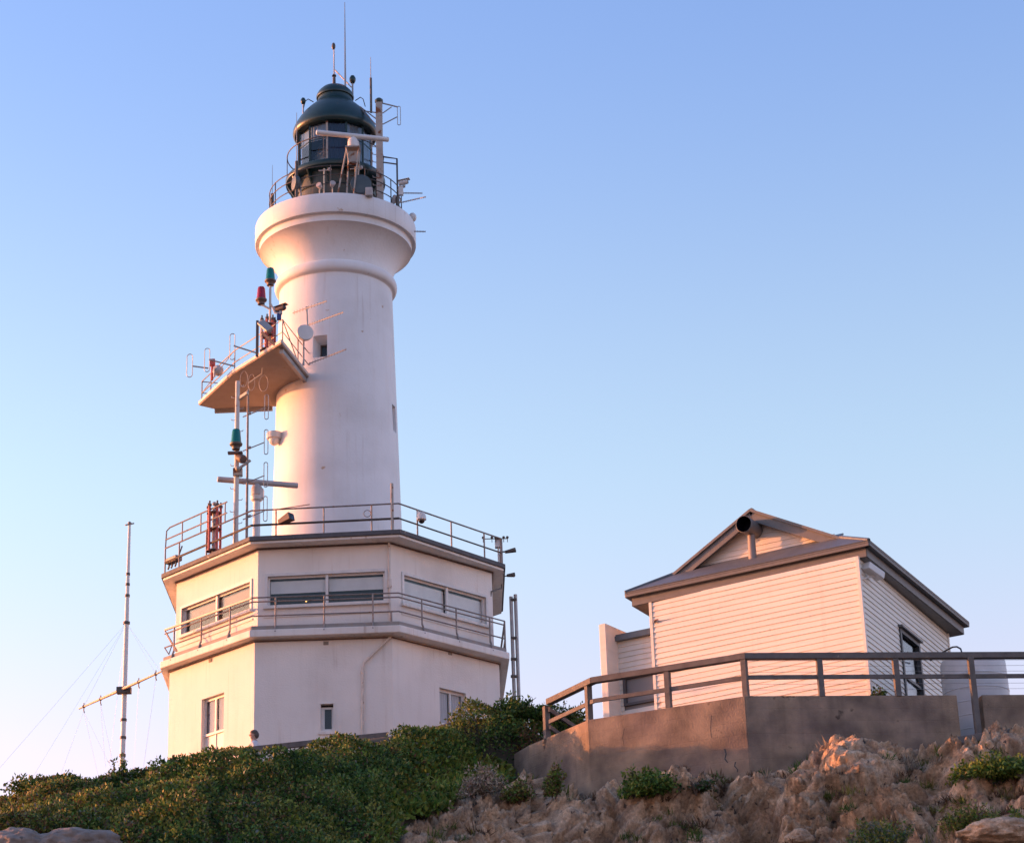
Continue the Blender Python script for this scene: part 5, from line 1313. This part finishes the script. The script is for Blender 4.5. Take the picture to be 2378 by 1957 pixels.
Pb = P3 * np.array([1, 1, .8]) + warp * .5
blk = .42 - worley(Pb, .80, 51) ** 2 * 1.15; blk2 = .36 - worley(Pb, 1.7, 55) ** 2 * 1.1
crev = np.clip(np.abs(fbm(P3 + warp * .4, .9, 3, 61) - .5) * 14, 0, 1)                # long dark clefts where it falls to nought
amt = sstep(fbm(P3, 1.0, 3, 63), .36, .62)                                            # some faces pitted, some nearly smooth
disp = big * .7 + blk * .95 + blk2 * .42 - (1 - crev) * .20 + (rid * .8 + strata * 1.3 + (knob + hole * .6) * (.22 + .85 * amt)) * (1 - .8 * smooth_zone) + fine * (1 - .4 * smooth_zone)
topfade = sstep(np.repeat(ys[:, None], len(xs), 1).ravel(), 1.0, .93)
gul = np.exp(-((P3[:, 0] - 4.28 - .22 * np.sin(P3[:, 1] * 2)) / .40) ** 2) * sstep(P3[:, 1], 45.7, 45.0)
bulge = .62 * np.exp(-((P3[:, 0] - 6.3) / 1.3) ** 2 - ((P3[:, 1] - 44.6) / .8) ** 2) + .38 * np.exp(-((P3[:, 0] - 2.2) / 1.3) ** 2 - ((P3[:, 1] - 45.2) / .7) ** 2) + .38 * np.exp(-((P3[:, 0] - .3) / .8) ** 2 - ((P3[:, 1] - 45.4) / .7) ** 2)
disp = disp + bulge - gul * 1.0
mask = sstep(rocky(Xc, Yc, Zc).ravel(), -10, 50)
mask = mask * (1 - sstep(P3[:, 1], 48.0, 48.8))
bord = sstep(P3[:, 0], -5.5, -4.6) * (1 - sstep(P3[:, 0], 13.1, 14.0)) * sstep(P3[:, 1], 40.0, 41.2)
disp = disp * bord - .5 * (1 - bord)
disp = (disp * (.30 + .70 * topfade)) * mask - .35 * (1 - mask) + .04
Pn = np.stack([Xc, Yc, Zc], -1).reshape(-1, 3) + nn.reshape(-1, 3) * disp[:, None]
cliff = grid_mesh('cliff', Pn[:, 0].reshape(Xc.shape), Pn[:, 1].reshape(Xc.shape), Pn[:, 2].reshape(Xc.shape), 'rock'); tag(cliff, kind='structure')
print('cliff z', Pn[:, 2].min(), Pn[:, 2].max())

cpx, cpy = proj_np(Pn); cdist = Pn[:, 1]
def on_cliff(px, py, back=.0):
    k = (np.abs(cpx - px) < 14) & (np.abs(cpy - py) < 10)
    return float(cdist[k].min() + back) if k.any() else None
def boulder(label, px, py, Y, r, sq, s, m='boulder'):
    c = PX(px, py, (on_cliff(px, py) if m == 'rock' else None) or Y); import bmesh
    bm = bmesh.new(); bmesh.ops.create_icosphere(bm, subdivisions=5, radius=1.0)
    P = np.array([v.co for v in bm.verts]); d = 1 + (fbm(P, 1.1, 4, s) - .5) * .7 + (fbm(P, 5, 3, s + 5) - .5) * .16 - np.clip(.5 - worley(P, 3.5, s), 0, 1) * .18
    P = P * d[:, None] * r * np.array(sq)
    for v, p in zip(bm.verts, P): v.co = p
    me = bpy.data.meshes.new('boulder'); bm.to_mesh(me); bm.free(); me.polygons.foreach_set('use_smooth', [True] * len(me.polygons)); me.materials.append(M[m])
    o = bpy.data.objects.new('boulder', me); COL.objects.link(o); o.location = c; return tag(o, label, 'rock', 'boulders on the slope')
boulder('grey boulder cut off by the lower left corner of the view', 38, 1962, 39.3, .50, (1.15, .8, .62), 3)
boulder('long grey boulder at the bottom left, right of the corner boulder', 172, 1966, 39.3, .56, (1.3, .8, .55), 9)
boulder('small pale rock below the gully at the bottom of the cliff', 1860, 1945, 43.2, .22, (1.2, .8, .7), 23, 'rock')
boulder('reddish flat rock on the slope below the right hand bush', 2330, 1930, 41.6, .5, (1.5, .9, .5), 29, 'rock')

# ================================================================== SCRUB
def leaf_mesh(name, P, S, C, loc=(0, 0, 0), up_bias=.5, long=1.9, parent=None, rng=RNG):
    """P points, S leaf lengths, C colours: every leaf is its own little folded blade"""
    n = len(P); a = rng.normal(size=(n, 3)); a[:, 2] += up_bias; a /= np.linalg.norm(a, axis=1, keepdims=True)
    b = rng.normal(size=(n, 3)); b -= a * (a * b).sum(1, keepdims=True); b /= np.linalg.norm(b, axis=1, keepdims=True); c = np.cross(a, b)
    P = P - np.array(loc); l = S[:, None]; w = l / long
    v = np.stack([P, P + a * l * .45 + b * w * .5 + c * w * .12, P + a * l, P + a * l * .45 - b * w * .5 + c * w * .12], 1).reshape(-1, 3).astype(np.float32)
    me = bpy.data.meshes.new(name); me.vertices.add(n * 4); me.vertices.foreach_set('co', v.ravel())
    me.loops.add(n * 4); me.loops.foreach_set('vertex_index', np.arange(n * 4, dtype=np.int32)); me.polygons.add(n); me.polygons.foreach_set('loop_start', np.arange(0, n * 4, 4, dtype=np.int32))
    me.update(calc_edges=True)
    at = me.attributes.new('tint', 'FLOAT_COLOR', 'POINT'); cc = np.ones((n, 4, 4), np.float32); cc[:, :, :3] = C[:, None, :]; at.data.foreach_set('color', cc.ravel())
    me.materials.append(M['leaf']); o = bpy.data.objects.new(name, me); COL.objects.link(o)
    if parent: o.parent = parent
    else: o.location = loc
    return o
PAL = {'dark': (.028, .066, .015), 'mid': (.068, .135, .025), 'olive': (.135, .155, .034), 'yellow': (.22, .20, .045), 'brown': (.13, .075, .04), 'tan': (.33, .26, .19), 'grey': (.14, .15, .12), 'lime': (.15, .19, .030)}
for k_ in PAL: PAL[k_] = np.array(PAL[k_])
def blend(names, w, n, rng=RNG):
    k = rng.choice(len(names), size=n, p=np.array(w) / sum(w)); base = np.array([PAL[q] for q in names])[k]
    return base * rng.uniform(.75, 1.75, size=(n, 1)) * rng.uniform(.9, 1.1, size=(n, 3))

# the low coastal scrub that covers the slope: one mass
n0 = 440000
x = RNG.uniform(-14.5, 2.6, n0); y = RNG.uniform(39.2, 52.4, n0); z = hz(x, y)
P3 = np.stack([x, y, z], -1); rk = rocky(x, y, z)
px, py = proj_np(P3)
edge_n = (fbm(P3, 1.5, 3, 77) - .5) * 60
crest = np.interp(px, [-400, 0, 150, 400, 600, 900, 1100, 1300], [45.7, 45.9, 46.1, 46.5, 46.9, 49.0, 51.8, 52.4])
keep = (rk + edge_n < 24) & (y < crest) & (px > -120) & (px < 1300) & (py < 2040) & ~((px < 250) & (y < 40.6))
wxl = np.interp(y, [46, 47.5, 49.7, 50.45, 50.8, 52.5], [1.2, 1.2, -.05, -.3, .7, 1.3]); keep &= x < wxl - .06
P3, px, py, rk = P3[keep], px[keep], py[keep], rk[keep]; n1 = len(P3)
flat = P3 * np.array([1, 1, 0])
clump = fbm(flat, .95, 3, 13); tuft = 1 - np.clip(worley(flat + (fbm(flat, 2, 2, 91)[:, None] - .5) * .5, 1.15, 15), 0, 1); tuft2 = 1 - np.clip(worley(flat, 3.2, 19), 0, 1)
wq = (np.stack([fbm(flat, .9, 3, 101), fbm(flat, .9, 3, 102), 0 * px], -1) - .5) * 1.1
rotp = np.stack([flat[:, 0] * .72 + flat[:, 1] * .35, flat[:, 1] * .9 - flat[:, 0] * .30, 0 * px], -1) + wq
b1, b2, bid = cells(rotp, .95, 201); gap = sstep(b2 - b1, .02, .30); dome_h = np.sqrt(np.clip(1 - (b1 * 1.05) ** 2, 0, 1))
low = sstep(-(rk + (fbm(flat, .8, 2, 14) - .5) * 70), 25, 110)          # low creeping plants along the lower edge
leftz = 1 - sstep(px, 120, 520)
canopy = .04 + (.62 * dome_h * gap * (.45 + .75 * bid) + .30 * np.clip(tuft - .18, 0, 1) + .26 * np.clip(tuft2 - .2, 0, 1) + .15 * (clump - .4)) * (.25 + .75 * low) * (1 - .35 * leftz)
dep = RNG.random(n1) ** 2.2
canopy *= .55 + .45 * sstep(crest[keep] - P3[:, 1], .2, 1.6)
h = canopy * (1 - dep * .75) + .02
Pl = P3 + np.stack([RNG.normal(0, .03, n1), RNG.normal(0, .03, n1), h], -1)
S = RNG.uniform(.06, .13, n1) * (.8 + .5 * (1 - low))
ca = blend(['dark', 'mid', 'olive', 'yellow', 'grey'], [.40, .36, .18, .04, .02], n1)
cb = blend(['mid', 'olive', 'yellow', 'lime'], [.25, .2, .1, .45], n1)
cc = blend(['dark', 'olive', 'brown', 'yellow', 'grey'], [.2, .3, .28, .14, .08], n1)
var = fbm(flat, .55, 3, 66)[:, None]; pick = RNG.random((n1, 1))
Cl = np.where(pick < (1 - low[:, None]) * .9, cb, ca)
strip = (leftz * .75 + .5 * sstep(var[:, 0], .54, .66) * (1 - sstep(px, 500, 1100)))[:, None]
Cl = np.where(RNG.random((n1, 1)) < strip, cc, Cl)
kindc = (bid * 7.3) % 1.0
ck = np.select([kindc[:, None] < .34, kindc[:, None] < .62, kindc[:, None] < .82], [blend(['dark', 'mid'], [.5, .5], n1), blend(['mid', 'olive', 'lime'], [.55, .3, .15], n1), blend(['olive', 'yellow', 'lime'], [.5, .3, .2], n1)], blend(['dark', 'mid', 'brown'], [.5, .3, .2], n1))
Cl = np.where(RNG.random((n1, 1)) < .6 * low[:, None] * (1 - strip * .7), ck, Cl)
patch = sstep(fbm(flat, 1.3, 2, 23), .56, .68)[:, None]; Cl = np.where(RNG.random((n1, 1)) < patch * .55, blend(['olive', 'yellow', 'lime', 'brown'], [.5, .25, .15, .1], n1), Cl)
scrub = leaf_mesh('scrub', Pl, S, Cl)
tag(scrub, 'dense low coastal scrub covering the whole slope below the station', 'scrub', kind='stuff')
print('scrub leaves', n1)

def bush(label, px, py, Y, wpx, hpx, pal, w, n, leaf=(.05, .10), spiky=0., name='shrub', cat='shrub', group='shrubs', long=1.9, stems=8, lump=.5, seed=1, dy=.8, seat=False):
    """px,py is the middle of the foot of the bush"""
    rng = np.random.default_rng(seed * 101 + 7)
    if seat: Y = on_cliff(px, py, .05) or Y
    c = PX(px, py, Y); k = FPX / c.dot(FW); rx, rz = wpx / k / 2, hpx / k / .95
    t = thing(name, label, cat, c, group)
    nk = int(5 + min(9, wpx / 18)); ka = rng.uniform(0, 2 * PI, nk); kr = np.sqrt(rng.random(nk)) * .68; kc = np.stack([np.cos(ka) * kr, np.sin(ka) * kr], -1)
    ks = rng.uniform(.28, .52, nk); kh = (1.05 - .75 * kr ** 1.5) * rng.uniform(.6, 1.1, nk); pick_ = rng.choice(nk, n, p=(ks ** 2 * kh) / (ks ** 2 * kh).sum())
    d = rng.normal(size=(n, 3)); d[:, 2] = np.abs(d[:, 2]); d /= np.linalg.norm(d, axis=1, keepdims=True)
    r = rng.random(n) ** .42; r *= .70 + lump * (fbm(d + kc[pick_][:, :1] * 7, 2.6, 3, seed) - .3)
    P = np.stack([kc[pick_, 0] + d[:, 0] * r * ks[pick_], kc[pick_, 1] + d[:, 1] * r * ks[pick_], d[:, 2] * r * kh[pick_] * .95 + .06 * d[:, 0]], -1) * np.array([rx, rx * dy, rz]) * 1.08
    stray = rng.random(n) < .05; P[stray] *= rng.uniform(1.0, 1.28, (stray.sum(), 1))
    if spiky:
        ns_ = max(6, int(spiky)); di = rng.normal(size=(ns_, 3)); di[:, 2] = np.abs(di[:, 2]) + .5; di /= np.linalg.norm(di, axis=1, keepdims=True); kk = rng.integers(0, ns_, n // 2)
        P[:n // 2] = di[kk] * (rng.random((n // 2, 1)) ** .6) * rng.uniform(.8, 1.15, (ns_, 1))[kk] * np.array([rx, rx * dy, rz]) + rng.normal(0, .025, (n // 2, 3))
    P[:, 2] -= .05
    S = rng.uniform(leaf[0], leaf[1], n)
    o = leaf_mesh('foliage', P, S, blend(pal, w, n, rng), parent=t, long=long, rng=rng)
    st_ = MB()
    for i in range(stems):
        a = rng.uniform(0, 2 * PI); e = rng.uniform(.35, .8); tip = V((math.cos(a) * rx * e * .8, math.sin(a) * rx * dy * e * .8, rz * rng.uniform(.35, .65)))
        st_.path([c + V((0, 0, -.15)), c + tip * .5 + V((0, 0, rz * .1)), c + tip], [.018, .012, .006], 5)
    st_.build('stem', 'stem', t)
    return t
bush('dry pale tan shrub on the slope left of the concrete wall foot', 1122, 1838, 46.6, 120, 66, ['tan', 'brown', 'grey'], [.7, .15, .15], 2600, (.05, .11), spiky=46, seed=1, seat=True, long=3.2)
bush('brownish shrub in front of the left end of the concrete wall', 1205, 1850, 47.6, 90, 60, ['olive', 'brown', 'mid', 'yellow'], [.35, .3, .2, .15], 1500, seed=2, seat=True)
bush('small upright olive shrub against the left face of the concrete wall', 1290, 1838, 47.5, 60, 66, ['olive', 'mid', 'brown'], [.45, .3, .25], 1300, spiky=14, seed=3, seat=True)
bush('rounded green bush spilling over the rock below the middle of the wall', 1500, 1838, 45.45, 165, 72, ['mid', 'lime', 'olive', 'dark'], [.4, .3, .15, .15], 3400, (.06, .11), seed=4, seat=True)
bush('low dark scrubby bush at the wall foot right of the rounded green bush', 1615, 1828, 45.5, 95, 34, ['dark', 'grey', 'brown'], [.5, .25, .25], 1000, seed=5, seat=True)
bush('bright green leafy bush under the sleeper beam at the right edge', 2300, 1800, 45.2, 190, 75, ['lime', 'mid', 'olive', 'dark'], [.45, .3, .15, .1], 4200, (.06, .11), seed=6, seat=True)
bush('olive tussock bush on the red slab at the lower right', 2255, 1925, 42.6, 170, 62, ['olive', 'mid', 'yellow', 'brown'], [.4, .25, .2, .15], 2800, spiky=30, seed=7, seat=True, long=2.6)
bush('grey-green and yellow bush at the bottom of the right outcrop', 2045, 1962, 42.6, 190, 62, ['grey', 'olive', 'yellow', 'mid'], [.3, .3, .2, .2], 3000, spiky=30, seed=8, seat=True, long=2.6)
bush('bush cut off by the right edge near the bottom', 2375, 1950, 41.4, 90, 80, ['olive', 'mid', 'yellow'], [.45, .3, .25], 1500, spiky=12, seed=9, seat=True)
bush('dark bush behind the left end of the timber fence', 1300, 1700, 51.8, 150, 92, ['dark', 'mid', 'grey'], [.6, .3, .1], 3200, (.06, .11), seed=10)
bush('rusty brown shrub beside the end post of the timber fence', 1235, 1752, 50.7, 95, 85, ['brown', 'olive', 'dark'], [.55, .25, .2], 1500, spiky=16, seed=11)
bush('dark plant between the house corner and the fence', 2042, 1625, 47.0, 56, 40, ['dark', 'mid'], [.6, .4], 500, seed=12)
bush('dark rounded bush on the skyline at the far left', 70, 1850, 45.3, 150, 52, ['dark', 'olive', 'mid'], [.5, .3, .2], 2200, spiky=30, seed=13)
bush('rounded bush on the skyline left of the mast', 150, 1842, 45.4, 120, 50, ['dark', 'olive', 'mid'], [.5, .3, .2], 2000, spiky=30, seed=14)
bush('tall sprigged bush in front of the mast foot', 276, 1842, 45.7, 80, 82, ['dark', 'mid', 'grey'], [.5, .35, .15], 1500, (.06, .11), spiky=22, seed=15, stems=14)
bush('low bush on the skyline between the mast and the station', 348, 1825, 45.9, 85, 46, ['dark', 'mid', 'olive'], [.5, .3, .2], 1100, spiky=18, seed=16)
bush('thin sprig standing up on the skyline left of the mast', 205, 1840, 45.5, 40, 44, ['dark', 'grey'], [.7, .3], 160, spiky=6, seed=17, stems=6)
bush('small leafy sprig poking up before the sunlit station wall', 425, 1800, 46.1, 40, 34, ['brown', 'olive'], [.5, .5], 120, spiky=7, seed=18, stems=6)
bush('small leafy sprig just left of the walking person', 566, 1768, 46.5, 36, 32, ['brown', 'olive', 'mid'], [.4, .4, .2], 140, spiky=7, seed=19, stems=6)
bush('thick dark green bush on the crest right of the station', 1205, 1665, 51.5, 170, 70, ['dark', 'mid', 'olive'], [.55, .35, .1], 4200, (.06, .11), seed=20)

# dry grass and herbs that have seeded over the rock
cn = np.gradient(Pn[:, 2].reshape(Xc.shape), axis=0).ravel()
ok_ = np.where((mask > .9) & (Pn[:, 0] > -4) & (cpy > 1730) & (cpy < 1985) & (cpx > 820) & (cpx < 2420))[0]
w_ = fbm(Pn[ok_], .8, 3, 301); side = sstep(cpx[ok_], 1950, 2200) * .10 + sstep(-cpx[ok_], -1350, -1000) * .05
ok_ = ok_[w_ + side > .56]; tuft_at = RNG.choice(ok_, 300)
nb = 46; P_ = np.repeat(Pn[tuft_at], nb, 0); sc_ = np.repeat(RNG.uniform(.5, 1.3, 300), nb); P_ = P_ + np.stack([RNG.normal(0, .07, len(P_)) * sc_, RNG.normal(0, .07, len(P_)) * sc_, RNG.normal(-.02, .015, len(P_))], -1)
tc3 = np.array([PAL['tan'], PAL['olive'], PAL['brown'], PAL['yellow'], PAL['mid']])[RNG.choice(5, 300, p=[.3, .25, .2, .15, .1])]
Cg = np.repeat(tc3, nb, 0) * RNG.uniform(.6, 1.2, (len(P_), 1))
dg_ = leaf_mesh('dry_grass', P_, RNG.uniform(.08, .24, len(P_)) * sc_, Cg, up_bias=1.6, long=9)
tag(dg_, 'sparse dry grass and herbs rooted in cracks of the limestone', 'grass', kind='stuff')

# path handrail and walker in front of the station
hr = [PX(*q) for q in ((330, 1798, 52.2), (394, 1777, 52.3), (480, 1755, 52.35), (588, 1739, 52.4), (700, 1727, 52.4), (800, 1716, 52.5), (900, 1706, 52.6))]
t = thing('path_handrail', 'dark timber handrail along the crest path in front of the station', 'handrail', V((hr[3].x, hr[3].y, hr[3].z - 1.05)))
q = MB()
for a, b in zip(hr, hr[1:]): q.beam(a, b, .09, .13, ext=.01)
q.build('top_rail', 'timber', t, bevel=.008)
for k in (1, 2, 3, 4, 5):
    p = hr[k]; q = MB(); q.beam(p - Zv * 1.15 + V((0, .08, 0)), p + V((0, .08, .02)), .10, .10, up=V((1, 0, 0))); q.build('post', 'timber', t)

def skin_body(name, m, pts, edges, root, parent, sub=2):
    me = bpy.data.meshes.new(name); me.from_pydata([p[0] for p in pts], edges, []); me.update()
    me.materials.append(M[m]); o = bpy.data.objects.new(name, me); COL.objects.link(o); o.parent = parent
    sk = o.modifiers.new('skin', 'SKIN'); sk.use_smooth_shade = True
    ly_ = me.skin_vertices[0] if len(me.skin_vertices) else None
    if ly_ is None:
        bpy.context.view_layer.objects.active = o; bpy.ops.mesh.customdata_skin_add(); ly_ = me.skin_vertices[0]
    for i, p in enumerate(pts):
        r = p[1]; ly_.data[i].radius = (r, r) if not isinstance(r, tuple) else r; ly_.data[i].use_root = (i == root)
    sb_ = o.modifiers.new('sub', 'SUBSURF'); sb_.levels = sub; sb_.render_levels = sub
    return o
ph = PX(588, 1699, 53.1); pz = ph.z - 1.70
pp_ = thing('person', 'grey-haired person in a white shirt walking left along the crest path', 'person', V((ph.x + .05, ph.y, pz)))
# local coordinates: faces -X
bp = [((0, 0, .95), .125), ((.01, 0, 1.10), .125), ((.0, 0, 1.28), .14), ((-.01, 0, 1.42), .105), ((-.03, 0, 1.50), .055), ((-.05, 0, 1.56), .075), ((-.055, 0, 1.64), .092), ((-.045, 0, 1.69), .06),
      ((0, -.09, .90), .095), ((-.12, -.10, .50), .062), ((-.10, -.10, .10), .042), ((-.25, -.10, .04), .035),
      ((0, .09, .90), .095), ((.10, .10, .48), .062), ((.26, .10, .13), .042), ((.13, .10, .04), .035),
      ((0, -.19, 1.39), .06), ((.06, -.23, 1.12), .045), ((-.06, -.25, .90), .033), ((-.12, -.25, .83), .03),
      ((0, .19, 1.39), .06), ((-.05, .23, 1.12), .045), ((-.20, .23, .96), .033), ((-.27, .22, .92), .03),
      ((-.145, 0, 1.60), .018), ((-.10, 0, 1.53), .035)]
be = [(0, 1), (1, 2), (2, 3), (3, 4), (4, 5), (5, 6), (6, 7), (0, 8), (8, 9), (9, 10), (10, 11), (0, 12), (12, 13), (13, 14), (14, 15), (3, 16), (16, 17), (17, 18), (18, 19), (3, 20), (20, 21), (21, 22), (22, 23), (6, 24), (5, 25)]
for hnd, sgn in ((19, -1), (23, 1)):
    hx_, hy_, hz_ = bp[hnd][0]
    for f, (dx, dz, ln_) in enumerate(((-.03, -.06, 1), (-.015, -.075, 1.05), (.0, -.075, 1.0), (.015, -.065, .85))):
        i = len(bp); bp += [((hx_ + dx * .6, hy_ + (f - 1.5) * .004, hz_ + dz * .55 * ln_), .009), ((hx_ + dx * .6 - .012, hy_ + (f - 1.5) * .004, hz_ + dz * ln_), .008)]; be += [(hnd, i), (i, i + 1)]
    i = len(bp); bp += [((hx_ - .04, hy_, hz_ - .02), .010), ((hx_ - .055, hy_, hz_ - .045), .009)]; be += [(hnd, i), (i, i + 1)]
body = skin_body('body', 'skin', bp, be, 0, pp_)
sh = [((0, 0, .93), .15), ((.01, 0, 1.10), .15), ((.0, 0, 1.28), .165), ((-.01, 0, 1.42), .13), ((-.02, 0, 1.475), .07), ((0, -.19, 1.39), .08), ((.04, -.22, 1.20), .065), ((0, .19, 1.39), .08), ((-.03, .22, 1.20), .065)]
skin_body('shirt', 'shirt', sh, [(0, 1), (1, 2), (2, 3), (3, 4), (3, 5), (5, 6), (3, 7), (7, 8)], 0, pp_)
tr = [((0, 0, .96), .14), ((0, -.09, .88), .11), ((-.12, -.10, .50), .08), ((-.10, -.10, .12), .06), ((0, .09, .88), .11), ((.10, .10, .48), .08), ((.25, .10, .15), .06)]
skin_body('trousers', 'trouser', tr, [(0, 1), (1, 2), (2, 3), (0, 4), (4, 5), (5, 6)], 0, pp_)
q = MB(); o_ = pp_.location
q.ball(o_ + V((-.03, 0, 1.685)), .098, 16, (1.0, .9, .72)); q.ball(o_ + V((.025, 0, 1.625)), .085, 14, (.8, .95, 1.05)); q.build('hair', 'hair', pp_, smooth=60)
q = MB()
for s_ in (-1, 1): q.ball(o_ + V((-.137, s_ * .034, 1.625)), .012, 8)
q.build('eyes', 'blackface', pp_, smooth=60)
q = MB()
for s_ in (-1, 1): q.ball(o_ + V((-.045, s_ * .092, 1.61)), .024, 8, (.8, .4, 1.3))
q.build('ear', 'skin', pp_, smooth=60)
for o_ in kids(pp_):
    if o_.name.startswith(('body', 'shirt', 'trousers')): pass
print('objects', len(bpy.data.objects))
